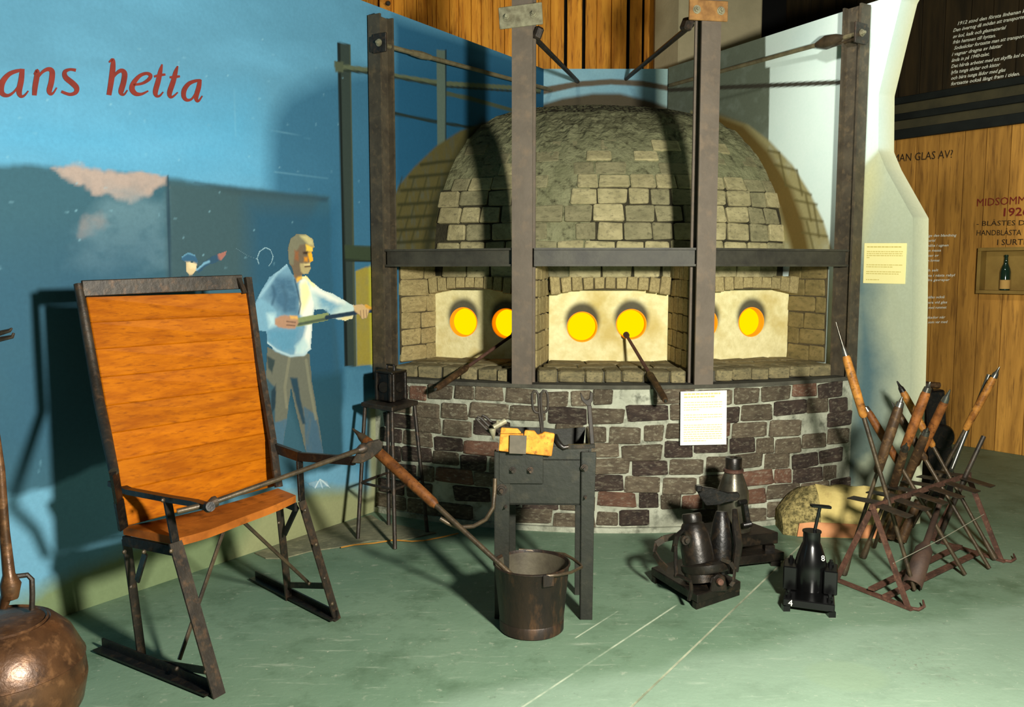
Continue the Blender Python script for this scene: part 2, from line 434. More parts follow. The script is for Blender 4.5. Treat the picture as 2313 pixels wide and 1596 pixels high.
def sdist(S, Z, poly):                          # signed distance, negative inside
    d = np.full(S.shape, 1e9); ins = np.zeros(S.shape, bool); n = len(poly)
    for i in range(n):
        x0, y0 = poly[i]; x1, y1 = poly[(i + 1) % n]
        ex, ey = x1 - x0, y1 - y0; L = ex * ex + ey * ey + 1e-12
        t = np.clip(((S - x0) * ex + (Z - y0) * ey) / L, 0, 1)
        d = np.minimum(d, (S - x0 - t * ex) ** 2 + (Z - y0 - t * ey) ** 2)
        if y0 != y1:
            cr = ((y0 <= Z) & (y1 > Z)) | ((y1 <= Z) & (y0 > Z))
            ins ^= cr & (S < x0 + (Z - y0) / (y1 - y0) * ex)
    d = np.sqrt(d); return np.where(ins, -d, d)
def ldist(S, Z, pts):
    d = np.full(S.shape, 1e9)
    for i in range(len(pts) - 1):
        x0, y0 = pts[i]; x1, y1 = pts[i + 1]
        ex, ey = x1 - x0, y1 - y0; L = ex * ex + ey * ey + 1e-12
        t = np.clip(((S - x0) * ex + (Z - y0) * ey) / L, 0, 1)
        d = np.minimum(d, (S - x0 - t * ex) ** 2 + (Z - y0 - t * ey) ** 2)
    return np.sqrt(d)

class Canvas:
    def __init__(self, plane, S, Z, base):
        self.pl = plane; self.S = S; self.Z = Z
        self.c = np.tile(np.array(lin(base))[:3], (S.size, 1)).reshape(S.shape + (3,))
        self.k = 0
    def over(self, mask, col):
        c = np.array(lin(col))[:3]; m = mask[..., None]
        self.c = self.c * (1 - m) + c * m
    def poly(self, pts, col, soft=0.01, amt=1.0, rag=0.0, tex=0.0, tscale=8.0, stretch=(1, 1)):
        P = [sz(self.pl, *p) for p in pts]; self.k += 1
        d = sdist(self.S, self.Z, P)
        if rag: d = d + (fbm(self.S * stretch[0], self.Z * stretch[1], tscale, 100 + self.k) - 0.5) * 2 * rag
        m = np.clip(0.5 - d / max(soft, 1e-4), 0, 1) * amt
        if tex: m = m * np.clip(1 - tex + 2 * tex * fbm(self.S * stretch[0], self.Z * stretch[1], tscale * 2, 300 + self.k), 0, 1)
        self.over(np.clip(m, 0, 1), col)
    def line(self, pts, col, w=0.01, soft=0.006, amt=1.0):
        P = [sz(self.pl, *p) for p in pts]; self.k += 1
        d = ldist(self.S, self.Z, P)
        self.over(np.clip(0.5 - (d - w / 2) / soft, 0, 1) * amt, col)
    def spot(self, p, r, col, amt=1.0, sx=1.0):
        s, z = sz(self.pl, *p)
        d = np.sqrt(((self.S - s) / sx) ** 2 + (self.Z - z) ** 2) / r
        self.over(np.clip(1 - d, 0, 1) ** 1.3 * amt, col)
    def mottle(self, col, scale, lo, hi, amt, stretch=(1, 1), region=None):
        self.k += 1
        f = np.clip((fbm(self.S * stretch[0], self.Z * stretch[1], scale, 500 + self.k) - lo) / (hi - lo), 0, 1) * amt
        if region is not None: f = f * region
        self.over(f, col)

def grid_surface(name, p0, d, n, s0, s1, z0, z1, step, paint, keep=None, offset=0.0, mat='mural', parent=None, thick=0.0, plane=None):
    ns = int(round((s1 - s0) / step)) + 1; nz = int(round((z1 - z0) / step)) + 1
    s = np.linspace(s0, s1, ns); z = np.linspace(z0, z1, nz)
    S, Z = np.meshgrid(s, z, indexing='ij')
    col = paint(S, Z)
    org = ROOT(parent) if parent else Vector((0, 0, 0))
    base = p0 + n * offset - org
    V = np.stack([base.x + S * d.x, base.y + S * d.y, Z - org.z], -1).reshape(-1, 3)
    i = np.arange(ns - 1)[:, None]; j = np.arange(nz - 1)[None, :]
    a = (i * nz + j); F = np.stack([a, a + nz, a + nz + 1, a + 1], -1).reshape(-1, 4)
    if keep is not None:
        k = keep(S, Z)
        kf = (k[:-1, :-1] & k[1:, :-1] & k[1:, 1:] & k[:-1, 1:]).reshape(-1)
        F = F[kf]
        used = np.unique(F); rm = -np.ones(len(V), int); rm[used] = np.arange(len(used))
        V = V[used]; F = rm[F]; colf = col.reshape(-1, 3)[used]
    else:
        colf = col.reshape(-1, 3)
    if thick:
        nv = len(V)
        cs = np.array([[s0, z0], [s1, z0], [s1, z1], [s0, z1]])
        bk = base - n * thick
        Vb = np.stack([bk.x + cs[:, 0] * d.x, bk.y + cs[:, 0] * d.y, cs[:, 1] - org.z], -1)
        fr = [0, (ns - 1) * nz, (ns - 1) * nz + nz - 1, nz - 1]
        extra = [(nv + 3, nv + 2, nv + 1, nv)]
        extra += [(fr[0], nv, nv + 1, fr[1]), (fr[1], nv + 1, nv + 2, fr[2]), (fr[2], nv + 2, nv + 3, fr[3]), (fr[3], nv + 3, nv, fr[0])]
        V = np.vstack([V, Vb]); colf = np.vstack([colf, colf[fr]])
        faces = F.tolist() + [list(e) for e in extra]
    else:
        faces = F.tolist()
    me = bpy.data.meshes.new(name); me.from_pydata(V.tolist(), [], faces); me.update()
    at_ = me.color_attributes.new('paint', 'FLOAT_COLOR', 'POINT')
    at_.data.foreach_set('color', np.hstack([np.clip(colf, 0, 1), np.ones((len(colf), 1))]).astype(np.float32).ravel())
    me.materials.append(M[mat])
    o = bpy.data.objects.new(name, me); COL.objects.link(o)
    if parent: o.parent = parent
    return o

# ================================================================== STRUCTURE
# floor: painted concrete poured in bays, real joints between them
J0 = atz(1425, 1596, 0); J1 = atz(1748, 1288, 0)
Jd = (J1 - J0).normalized(); Jn = Vector((Jd.y, -Jd.x, 0))       # joint direction, and its right hand side
mb = MB(); mb.box((1.0, 5.0, -0.0535), (16, 16, 0.1)); floor = struct(mb.build('floor', 'groove'))
def slab(a, b):                                  # strip of floor between joint offsets a and b (metres right of the joint)
    m_ = MB(); L = 9.0; g = 0.006
    c = J0 + Jd * 0.5
    p = [c + Jn * (a + g) - Jd * L, c + Jn * (b - g) - Jd * L, c + Jn * (b - g) + Jd * L, c + Jn * (a + g) + Jd * L]
    m_.prism([Vector((q.x, q.y, -0.0034)) for q in p], (0, 0, 0.0034))
    o = m_.build('floor_bay', 'floor', floor); return o
slab(-7.0, 0.0); slab(0.0, 7.5)

# left wall with the mural
def paint_left(S, Z):
    c = Canvas('L', S, Z, (108, 150, 172))
    c.poly([(-200, 240), (560, 230), (640, 440), (300, 420), (-200, 360)], (106, 166, 196), soft=0.35)
    c.mottle((128, 176, 202), 1.6, 0.45, 0.8, 0.5, (1, 2.4))
    c.mottle((92, 132, 152), 2.2, 0.5, 0.85, 0.35, (1, 1.5))
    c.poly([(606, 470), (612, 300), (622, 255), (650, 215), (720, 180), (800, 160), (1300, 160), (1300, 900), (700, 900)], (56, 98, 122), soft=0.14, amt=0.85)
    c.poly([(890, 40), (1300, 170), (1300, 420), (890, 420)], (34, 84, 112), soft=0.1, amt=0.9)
    c.poly([(-300, 360), (0, 370), (110, 374), (250, 386), (390, 402), (600, 430), (742, 446), (742, 470), (770, 900), (780, 1150), (-300, 1120)], (70, 98, 108), soft=0.03, rag=0.02)
    c.poly([(440, 412), (600, 432), (742, 446), (738, 456), (640, 452), (520, 440)], (56, 72, 80), soft=0.02, amt=0.9)
    c.poly([(115, 378), (200, 378), (300, 386), (384, 396), (376, 418), (346, 428), (300, 470), (268, 462), (240, 444), (206, 446), (190, 415), (140, 398)], (206, 158, 142), soft=0.02, rag=0.045, tscale=10, tex=0.35)
    c.poly([(185, 500), (235, 486), (222, 520), (180, 548), (170, 530)], (172, 138, 128), soft=0.03, rag=0.05, tscale=12, amt=0.8)
    c.poly([(240, 440), (376, 450), (374, 600), (240, 620), (150, 600)], (124, 140, 146), soft=0.1, rag=0.06, tex=0.8, amt=0.65, tscale=5, stretch=(1.4, 2.6))
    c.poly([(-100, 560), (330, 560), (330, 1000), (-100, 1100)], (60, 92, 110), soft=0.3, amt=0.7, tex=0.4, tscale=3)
    c.poly([(378, 408), (560, 428), (720, 450), (640, 640), (380, 640)], (76, 88, 88), soft=0.05, amt=0.8)
    c.line([(379, 400), (384, 640)], (52, 70, 80), 0.015)
    c.poly([(560, 460), (760, 470), (770, 900), (560, 900)], (44, 88, 112), soft=0.15, amt=0.7)
    c.poly([(640, 860), (775, 840), (780, 1090), (720, 1100)], (46, 78, 88), soft=0.06, amt=0.8)
    # pale foot of the painting and olive skirting wash
    c.poly([(-300, 1122), (40, 1118), (80, 1106), (110, 1100), (330, 1010), (640, 1090), (800, 1040), (840, 1200), (-300, 1700)], (130, 166, 184), soft=0.03, rag=0.02)
    c.poly([(-300, 1500), (100, 1330), (400, 1180), (640, 1120), (790, 1105), (850, 1120), (850, 1300), (-300, 1800)], (140, 136, 92), soft=0.1, rag=0.04)
    c.poly([(600, 1130), (850, 1100), (850, 1250), (500, 1300)], (196, 168, 116), soft=0.12, amt=0.7)
    # painted continuation of the iron frame and furnace mouth
    c.poly([(800, 828), (852, 828), (852, 1060), (780, 1060), (778, 830)], (92, 132, 150), soft=0.05, amt=0.8, tex=0.3)
    c.poly([(832, 905), (880, 900), (880, 1160), (836, 1160)], (188, 162, 112), soft=0.05, amt=0.9)
    c.poly([(803, 612), (826, 603), (856, 602), (856, 822), (806, 826)], (186, 144, 58), soft=0.01, tex=0.15)
    c.poly([(838, 606), (858, 606), (858, 820), (842, 820)], (255, 222, 48), soft=0.06)
    c.poly([(762, 95), (791, 100), (803, 828), (779, 826)], (62, 64, 56), soft=0.008)
    c.poly([(762, 95), (768, 96), (786, 826), (779, 826)], (26, 30, 26), soft=0.006)
    c.poly([(790, 100), (792, 101), (805, 828), (800, 828)], (86, 82, 62), soft=0.006)
    c.poly([(778, 553), (850, 556), (850, 592), (780, 588)], (66, 68, 46), soft=0.008)
    c.poly([(778, 585), (850, 588), (850, 592), (780, 589)], (36, 38, 28), soft=0.004)
    c.line([(760, 150), (850, 160), (900, 173), (1000, 188), (1160, 198), (1220, 204)], (110, 102, 74), 0.03)
    c.line([(762, 157), (850, 167), (1000, 195), (1220, 210)], (48, 50, 40), 0.014)
    c.poly([(755, 138), (776, 140), (776, 164), (757, 162)], (96, 90, 66), soft=0.006)
    c.line([(1003, 210), (1060, 222), (1160, 250)], (88, 84, 62), 0.03)
    c.line([(890, 256), (985, 275), (1040, 284), (1115, 296)], (40, 48, 44), 0.022)
    c.poly([(986, 112), (1006, 114), (1006, 330), (988, 330)], (110, 110, 94), soft=0.008)
    c.line([(1007, 114), (1007, 330)], (38, 50, 52), 0.014)
    # painted side of the dome with its courses
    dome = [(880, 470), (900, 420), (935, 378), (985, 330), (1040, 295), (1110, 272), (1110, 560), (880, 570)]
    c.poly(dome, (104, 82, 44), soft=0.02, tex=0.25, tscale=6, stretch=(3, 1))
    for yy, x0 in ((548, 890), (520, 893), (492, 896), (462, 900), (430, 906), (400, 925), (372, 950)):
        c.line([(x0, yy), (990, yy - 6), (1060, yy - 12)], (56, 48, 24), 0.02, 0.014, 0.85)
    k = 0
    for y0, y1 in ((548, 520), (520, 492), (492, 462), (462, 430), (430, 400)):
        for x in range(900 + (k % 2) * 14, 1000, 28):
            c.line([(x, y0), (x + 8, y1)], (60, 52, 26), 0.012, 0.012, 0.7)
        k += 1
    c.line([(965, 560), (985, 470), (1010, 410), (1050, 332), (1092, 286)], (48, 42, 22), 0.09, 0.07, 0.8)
    # scratches
    for a_, b_ in (((528, 200), (533, 310)), ((600, 290), (700, 312)), ((620, 388), (740, 402)), ((88, 1065), (92, 1040))):
        c.line([a_, b_], (150, 184, 196), 0.003, 0.006, 0.35)
    r = np.random.default_rng(3)
    for _ in range(60):
        x = r.uniform(0, 840); y = r.uniform(60, 620)
        c.spot((x, y), 0.008, (170, 198, 206), 0.6)
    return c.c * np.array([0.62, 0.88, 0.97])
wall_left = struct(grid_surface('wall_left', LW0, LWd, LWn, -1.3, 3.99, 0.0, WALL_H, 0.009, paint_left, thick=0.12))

# narrow back wall of the niche
def paint_back(S, Z):
    c = Canvas('B', S, Z, (116, 160, 178))
    c.mottle((140, 182, 196), 3, 0.4, 0.8, 0.6)
    c.poly([(1481, 100), (1530, 100), (1530, 300), (1481, 300)], (150, 182, 180), soft=0.02)
    c.poly([(1180, 209), (1230, 196), (1300, 184), (1380, 178), (1450, 182), (1530, 197), (1530, 209), (1450, 195), (1380, 191), (1300, 197), (1180, 224)], (88, 80, 66), soft=0.012)
    c.poly([(1150, 262), (1210, 240), (1270, 222), (1340, 211), (1400, 211), (1470, 228), (1530, 250), (1560, 330), (1150, 330)], (74, 68, 52), soft=0.03)
    return c.c
struct(grid_surface('wall_back', Vector((0, BWY, 0)), Vector((1, 0, 0)), Vector((0, -1, 0)), 0.2, 1.26, 2.2, WALL_H, 0.009, paint_back, thick=0.1))

# right wall, whose free end has a shaped profile
EDGE = [sz('R', *p) for p in ((2040, -30), (2036, 0), (2014, 90), (1985, 212), (1984, 340), (2001, 381), (2062, 491), (2060, 700), (2055, 900), (2052, 1195))]
EDGE[0] = (EDGE[0][0] + 0.02, WALL_H); EDGE[-1] = (EDGE[-2][0] + 0.004, 0.0)
ez = np.array([p[1] for p in EDGE])[::-1]; es = np.array([p[0] for p in EDGE])[::-1]
def paint_right(S, Z):
    c = Canvas('R', S, Z, (214, 232, 222))
    c.mottle((196, 220, 214), 3, 0.4, 0.8, 0.5)
    c.poly([(1400, 200), (1515, 150), (1729, 80), (1729, 152), (1739, 152), (1734, 420), (1400, 420)], (98, 106, 90), soft=0.008, tex=0.1)
    c.line([(1620, 226), (1720, 200)], (70, 76, 62), 0.02, 0.02, 0.6)
    c.line([(1500, 204), (1620, 198), (1900, 186)], (58, 56, 46), 0.03, 0.008)
    # end of the wall: grey-green lower part, blue and paler patches
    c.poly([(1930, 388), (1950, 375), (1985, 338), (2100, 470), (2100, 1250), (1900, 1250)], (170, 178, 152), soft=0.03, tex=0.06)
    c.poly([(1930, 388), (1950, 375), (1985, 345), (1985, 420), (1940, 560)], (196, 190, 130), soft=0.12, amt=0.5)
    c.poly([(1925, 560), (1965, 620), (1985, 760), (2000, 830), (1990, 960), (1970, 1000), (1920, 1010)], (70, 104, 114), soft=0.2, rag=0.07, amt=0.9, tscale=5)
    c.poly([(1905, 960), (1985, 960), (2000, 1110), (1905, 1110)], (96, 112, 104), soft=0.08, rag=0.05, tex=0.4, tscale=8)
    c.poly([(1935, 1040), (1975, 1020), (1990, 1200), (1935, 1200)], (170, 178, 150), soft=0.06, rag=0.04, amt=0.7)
    # painted side of the dome
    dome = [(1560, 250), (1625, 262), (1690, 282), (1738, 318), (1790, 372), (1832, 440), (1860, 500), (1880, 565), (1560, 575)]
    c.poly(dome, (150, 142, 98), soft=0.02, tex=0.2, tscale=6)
    shadow_band = [(1600, 250), (1680, 282), (1735, 340), (1785, 420), (1815, 500), (1830, 570), (1790, 570), (1760, 470), (1700, 370), (1640, 300), (1600, 280)]
    c.poly(shadow_band, (98, 80, 38), soft=0.05)  # dark brown shadow beside the dome, put into the wall colour
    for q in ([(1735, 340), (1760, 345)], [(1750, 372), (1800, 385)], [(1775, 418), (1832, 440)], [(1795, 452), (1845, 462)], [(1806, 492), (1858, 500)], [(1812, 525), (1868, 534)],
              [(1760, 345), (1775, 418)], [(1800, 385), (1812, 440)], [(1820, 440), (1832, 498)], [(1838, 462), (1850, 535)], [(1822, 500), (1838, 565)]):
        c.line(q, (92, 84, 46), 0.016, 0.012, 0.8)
    return c.c
def warped_wall():
    nu, step = 270, 0.009
    nz = int(WALL_H / step) + 1
    z = np.linspace(0, WALL_H, nz); se = np.interp(z, ez, es)
    u = np.linspace(0, 1, nu)
    S = u[:, None] * se[None, :]; Z = np.tile(z, (nu, 1))
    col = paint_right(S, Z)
    V = np.stack([RW0.x + S * RWd.x, RW0.y + S * RWd.y, Z], -1).reshape(-1, 3)
    i = np.arange(nu - 1)[:, None]; j = np.arange(nz - 1)[None, :]
    a = i * nz + j; F = np.stack([a, a + nz, a + nz + 1, a + 1], -1).reshape(-1, 4).tolist()
    n0 = len(V); T = 0.145
    back = V.reshape(nu, nz, 3).copy(); back[..., 0] -= RWn.x * T; back[..., 1] -= RWn.y * T
    be = back[-1]; b0 = back[0]
    V = np.vstack([V, be, b0])
    k = np.arange(nz - 1)
    e = (nu - 1) * nz + k
    F += np.stack([e, n0 + k, n0 + k + 1, e + 1], -1).tolist()            # free end
    F += np.stack([n0 + nz + k, n0 + nz + k + 1, n0 + k + 1, n0 + k], -1).tolist()   # rear
    F.append([nz - 1] + [m_ * nz + nz - 1 for m_ in range(1, nu)] + [n0 + nz - 1, n0 + 2 * nz - 1])
    ecol = col[-1].copy(); ecol[:] = np.array(lin((214, 216, 180)))[:3]
    colf = np.vstack([col.reshape(-1, 3), ecol, ecol])
    me = bpy.data.meshes.new('wall_right'); me.from_pydata(V.tolist(), [], F); me.update()
    ca = me.color_attributes.new('paint', 'FLOAT_COLOR', 'POINT')
    ca.data.foreach_set('color', np.hstack([np.clip(colf, 0, 1), np.ones((len(colf), 1))]).astype(np.float32).ravel())
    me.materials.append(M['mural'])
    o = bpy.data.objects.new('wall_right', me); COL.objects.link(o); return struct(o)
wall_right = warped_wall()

# timber cladding high up behind the niche: every board its own piece
mb = MB(); mb.box((-0.7, 7.95, 3.0), (6.4, 0.04, 6.0)); slat_wall = struct(mb.build('wall_timber_back', 'void'))
x = -2.6; k = 0
gaps = {(-0.24, -0.19), (0.0, 0.03)}
while x < 1.30:
    w = random.uniform(0.075, 0.135)
    deep = random.choice((0, 0, 0, 0.022, -0.01))
    z0 = 2.5; z1 = 5.0
    m_ = MB(); m_.box((x + w / 2, 7.86 + deep, (z0 + z1) / 2), (w, 0.03, z1 - z0))
    m_.build('board', 'slat', slat_wall, bevel=0.003)
    x += w + (0.003 if x < 0.35 else random.choice((0.004, 0.02, 0.03)))
m_ = MB(); m_.box((-1.13, 7.78, 4.02), (0.10, 0.06, 1.6)); bt = m_.build('batten', 'new_wood', slat_wall, bevel=0.004)
m_ = MB(); pb = at(877, 8, 7.74); m_.lathe([(0.022, 0), (0.022, 0.012), (0.012, 0.022)], pb, (0, -1, 0), 10); m_.build('bolt', 'steel', bt)

# plastered chimney column behind the right wall
m_ = MB()
pl = [Vector((1.235, 7.5, 0)), Vector((1.385, 7.2, 0)), Vector((2.10, 7.3, 0)), Vector((2.2, 8.0, 0)), Vector((1.3, 8.0, 0))]
m_.prism(pl, (0, 0, 5.2)); struct(m_.build('wall_column', 'column', bevel=0.01))

# far timber wall on the right: lower boards, dark upper boards, rails
tw = MB()
def twp(t, z, o=0.0): return TW0 + TWd * t + TWn * o + Vector((0, 0, z))
tw.prism([twp(-4.2, 0, -0.05), twp(2.6, 0, -0.05), twp(2.6, 5.5, -0.05), twp(-4.2, 5.5, -0.05)], TWn * -0.05)
wall_timber = struct(tw.build('wall_timber_right', 'void'))
t = -4.2
seams = [sz('T', xx, 600)[0] for xx in (2012, 2058, 2108, 2165, 2213, 2268)]
def tboard(t0, t1, z0, z1, mat, o=0.0, name='board'):
    m_ = MB(); g = 0.0025
    m_.prism([twp(t0 + g, z0, o), twp(t1 - g, z0, o), twp(t1 - g, z1, o), twp(t0 + g, z1, o)], TWn * -0.03)
    return m_.build(name, mat, wall_timber, bevel=0.003)
ZR = 2.70
edges = [-4.2]
while edges[-1] < seams[0] - 0.3: edges.append(edges[-1] + random.uniform(0.2, 0.28))
edges = edges[:-1] + seams
while edges[-1] < 2.5: edges.append(edges[-1] + random.uniform(0.17, 0.24))
for a_, b_ in zip(edges[:-1], edges[1:]):
    if a_ > -2.2: tboard(a_, b_, 0.0, ZR, 'timber')
    tboard(a_, b_, ZR + 0.32, 5.4, 'timber_dark', random.choice((0, 0.004, 0.008)))
tboard(-4.2, 2.5, ZR, ZR + 0.32, 'rail_between', -0.004, 'fascia')
for zc, hh, oo in ((ZR + 0.035, 0.085, 0.05), (ZR + 0.19, 0.06, 0.04), (ZR + 0.335, 0.06, 0.04)):
    m_ = MB(); m_.prism([twp(-4.2, zc - hh / 2, oo), twp(2.5, zc - hh / 2, oo), twp(2.5, zc + hh / 2, oo), twp(-4.2, zc + hh / 2, oo)], TWn * -(oo + 0.001))
    m_.build('rail', 'rail_dark', wall_timber, bevel=0.004)

# ------------------------------------------------------------------ concrete pad by the stool
pad_px = [(575, 1250), (650, 1223), (760, 1186), (838, 1164), (860, 1178), (960, 1200), (985, 1204), (950, 1212), (900, 1222), (840, 1222), (770, 1236), (700, 1246), (640, 1262), (600, 1262)]
m_ = MB(); m_.prism([atz(x_, y_, 0.0005) for x_, y_ in pad_px], (0, 0, 0.006))
tag(m_.build('concrete_patch', 'pad'), 'pale rough concrete patch on the floor under the tall iron stool', 'patch')
cord = [(770, 1236), (800, 1230), (845, 1226), (890, 1219), (930, 1222), (960, 1220), (1000, 1212), (1035, 1204)]
m_ = MB(); m_.tube([atz(x_, y_, 0.009) for x_, y_ in cord], 0.004, 6)
tag(m_.build('cord', 'orange_cord'), 'thin ochre cord lying on the floor between stool and brick base', 'cord')

# ================================================================== FURNACE
def polar(theta, r, z):                          # theta in degrees, 0 = straight towards the camera
    a = math.radians(theta); return Vector((C0.x + r * math.sin(a), C0.y - r * math.cos(a), z))
def brick_mesh(name, seed, mat, bev=0.07):
    r = random.Random(seed)
    bm = bmesh.new(); bmesh.ops.create_cube(bm, size=1.0)
    bmesh.ops.bevel(bm, geom=list(bm.edges), offset=bev, segments=1, affect='EDGES')
    cj = {}
    for v in bm.verts:
        k_ = (v.co.x > 0, v.co.z > 0)
        if k_ not in cj: cj[k_] = (r.uniform(-.035, .035), r.uniform(-.05, .05))
        v.co += Vector((cj[k_][0] + r.uniform(-.012, .012), r.uniform(-.02, .02), cj[k_][1] + r.uniform(-.02, .02)))
    me = bpy.data.meshes.new(name); bm.to_mesh(me); bm.free()
    me.materials.append(M[mat]); return me
def variants(name, mat, n=6, bev=0.07):
    return [brick_mesh(name, 11 * i + hash(mat) % 7 * 0 + len(mat), mat, bev) for i in range(n)]
def brick(parent, me, centre, size, rot, name='brick'):
    o = bpy.data.objects.new(name, me); COL.objects.link(o); o.parent = parent
    o.location = Vector(centre) - ROOT(parent); o.scale = size
    o.rotation_euler = rot.to_euler() if isinstance(rot, Matrix) else rot
    return o
def inside(p, margin=0.0):                       # in front of both painted walls
    return (p - LW0).dot(LWn) > margin and (p - RW0).dot(RWn) > margin

# --- round brick base
RB = 2.75; ZB = 0.86
base = thing('brick_furnace', (0.63, 4.75, 0), 'curved dark brick base of the furnace with white mortar joints', 'furnace base')
def sector(r0, r1, z0, z1, t0=-36, t1=36, n=48):
    m_ = MB(); vs = []; fs = []
    for i in range(n + 1):
        th = t0 + (t1 - t0) * i / n
        vs += [polar(th, r1, z0), polar(th, r1, z1), polar(th, r0, z1), polar(th, r0, z0)]
    for i in range(n):
        a = 4 * i; b_ = a + 4
        fs += [(a, b_, b_ + 1, a + 1), (a + 1, b_ + 1, b_ + 2, a + 2), (a + 2, b_ + 2, b_ + 3, a + 3), (a + 3, b_ + 3, b_, a)]
    fs += [(0, 1, 2, 3), (4 * n + 3, 4 * n + 2, 4 * n + 1, 4 * n)]
    return m_.add(vs, fs)
def clip_walls(o, inset=0.03):
    me = o.data; bm = bmesh.new(); bm.from_mesh(me); org = ROOT(o)
    for p0, n in ((LW0, LWn), (RW0, RWn)):
        g = list(bm.verts) + list(bm.edges) + list(bm.faces)
        r = bmesh.ops.bisect_plane(bm, geom=g, plane_co=p0 - n * inset - org, plane_no=-n, clear_outer=True)
        bmesh.ops.holes_fill(bm, edges=[e for e in bm.edges if e.is_boundary], sides=0)
    bm.to_mesh(me); bm.free()
clip_walls(sector(1.9, RB - 0.013, 0, ZB - 0.02).build('mortar_core', 'base_mortar', base))
clip_walls(sector(1.9, RB + 0.004, ZB - 0.022, ZB).build('top_slab', 'ledge_slab', base))
VB = variants('brick', 'base_brick', 6); VR = variants('brick', 'base_brick_red', 3) + variants('brick', 'base_brick_dark', 6)
rows = 8; hrow = (ZB - 0.05) / rows
rb = random.Random(21)
for j in range(rows):
    zc = 0.028 + hrow * (j + 0.5)
    th = -33.5 + rb.uniform(0, 2.5)
    while th < 34:
        L = rb.choice((0.235, 0.22, 0.2, 0.18, 0.13, 0.25))
        dth = math.degrees(L / RB)
        tc_ = th + dth / 2
        wob = 0.012 * math.sin(tc_ * 0.31 + j) + rb.uniform(-0.006, 0.006)
        p = polar(tc_, RB - 0.0535 + rb.uniform(-0.003, 0.004), zc + wob)
        if inside(p, 0.03) and not (rb.random() < 0.03):
            me = rb.choice(VR) if rb.random() < 0.36 else rb.choice(VB)
            brick(base, me, p, (L - rb.uniform(0.006, 0.016), 0.1, hrow - rb.uniform(0.006, 0.016)), Euler((0, rb.uniform(-.03, .03), math.radians(tc_))))
        th += dth + 0.02
# footing course, smeared with mortar
clip_walls(sector(2.6, RB + 0.012, 0, 0.03).build('footing', 'base_mortar', base))

# --- chamber: ledges, piers, mouth panels with glowing holes
cham = thing('furnace_chamber', (0.63, 4.9, ZB), 'cream furnace chamber with brick arches and six glowing round working holes', 'furnace')
VL = variants('brick', 'ledge_brick', 6, 0.09); VC = variants('brick', 'cham_brick', 6, 0.06)
BAYS = [  # front-left, front-right, panel-left, panel-right
    (Vector((-0.735, 5.17, 0)), Vector((0.0, 4.895, 0)), Vector((-0.528, 5.684, 0)), Vector((0.03, 5.49, 0))),
    (Vector((0.132, 4.86, 0)), Vector((1.018, 4.845, 0)), Vector((0.238, 5.42, 0)), Vector((1.005, 5.42, 0))),
    (Vector((1.165, 4.88, 0)), Vector((1.975, 5.185, 0)), Vector((1.2, 5.45, 0)), Vector((1.869, 5.669, 0)))]
ZL = 0.932
def lerp(a, b_, t): return a + (b_ - a) * t
for bi, (fl, fr, pl_, pr_) in enumerate(BAYS):
    m_ = MB(); up = Vector((0, 0, 1))
    ins_ = (pl_ - fl).normalized() * 0.03; sd_ = (fr - fl).normalized() * 0.01
    m_.prism([fl + ins_ + sd_ + up * ZB, fr + ins_ - sd_ + up * ZB, pr_ + up * ZB, pl_ + up * ZB], (0, 0, ZL - ZB - 0.01))
    m_.build('ledge_bed', 'ledge_slab', cham)
    for row, (a_, b_) in enumerate(((0.0, 0.34), (0.34, 0.67), (0.67, 1.0))):
        L0 = lerp(fl, pl_, (a_ + b_) / 2); R0 = lerp(fr, pr_, (a_ + b_) / 2)
        d = R0 - L0; tot = d.length; d.normalize(); ang = math.atan2(d.y, d.x)
        x_ = 0.0 if row == 0 else 0.0
        dep = (lerp(fl, pl_, b_) - lerp(fl, pl_, a_)).length
        while x_ < tot - 0.03:
            w = min(rb.uniform(0.1, 0.17) if row == 0 else rb.uniform(0.18, 0.25), tot - x_)
            if tot - x_ - w < 0.05: w = tot - x_
            c_ = L0 + d * (x_ + w / 2) + up * ((ZB + ZL) / 2 + rb.uniform(-0.003, 0.003))
            if inside(c_, 0.01):
                dz = ZL - ZB + (0.004 if row else 0.0)
                brick(cham, rb.choice(VL), c_, (w - 0.008, dep - 0.01, dz), Euler((0, 0, ang + rb.uniform(-.02, .02))))
            x_ += w
# piers behind the two middle posts
def pier(q):
    m_ = MB(); m_.prism([Vector((x_, y_, ZB)) for x_, y_ in q], (0, 0, 0.72)); m_.build('pier', 'pier_core', cham)
pier([(0.035, 5.5), (0.018, 4.975), (0.135, 4.975), (0.226, 5.43)])
pier([(1.017, 5.43), (1.042, 4.945), (1.15, 4.945), (1.188, 5.47)])
def face_bricks(a_, b_, z0, z1, n_rows, mes, out, proud=0.012, lens=(0.12, 0.2), th=0.04):
    d = b_ - a_; tot = d.length; d.normalize(); ang = math.atan2(d.y, d.x); h_ = (z1 - z0) / n_rows
    for j in range(n_rows):
        x_ = -rb.uniform(0, 0.08)
        while x_ < tot - 0.02:
            w = rb.uniform(*lens); lo = max(0, x_); hi = min(tot, x_ + w)
            if hi - lo > 0.03:
                c_ = a_ + d * ((lo + hi) / 2) + out * (proud - th / 2) + Vector((0, 0, z0 + h_ * (j + 0.5)))
                brick(cham, rb.choice(mes), c_, (hi - lo - 0.006, th, h_ - 0.007), Euler((0, 0, ang)))
            x_ += w
V2 = lambda x_, y_: Vector((x_, y_, 0))
face_bricks(V2(0.135, 4.975), V2(0.226, 5.42), ZL, 1.56, 6, VC, Vector((0.98, -0.2, 0)), lens=(0.1, 0.16))
face_bricks(V2(1.017, 5.42), V2(1.042, 4.945), ZL, 1.56, 6, VC, Vector((-1, -0.05, 0)), lens=(0.1, 0.16))
face_bricks(V2(0.018, 4.975), V2(0.135, 4.975), ZL, 1.56, 6, VC, Vector((0, -1, 0)), lens=(0.1, 0.13))
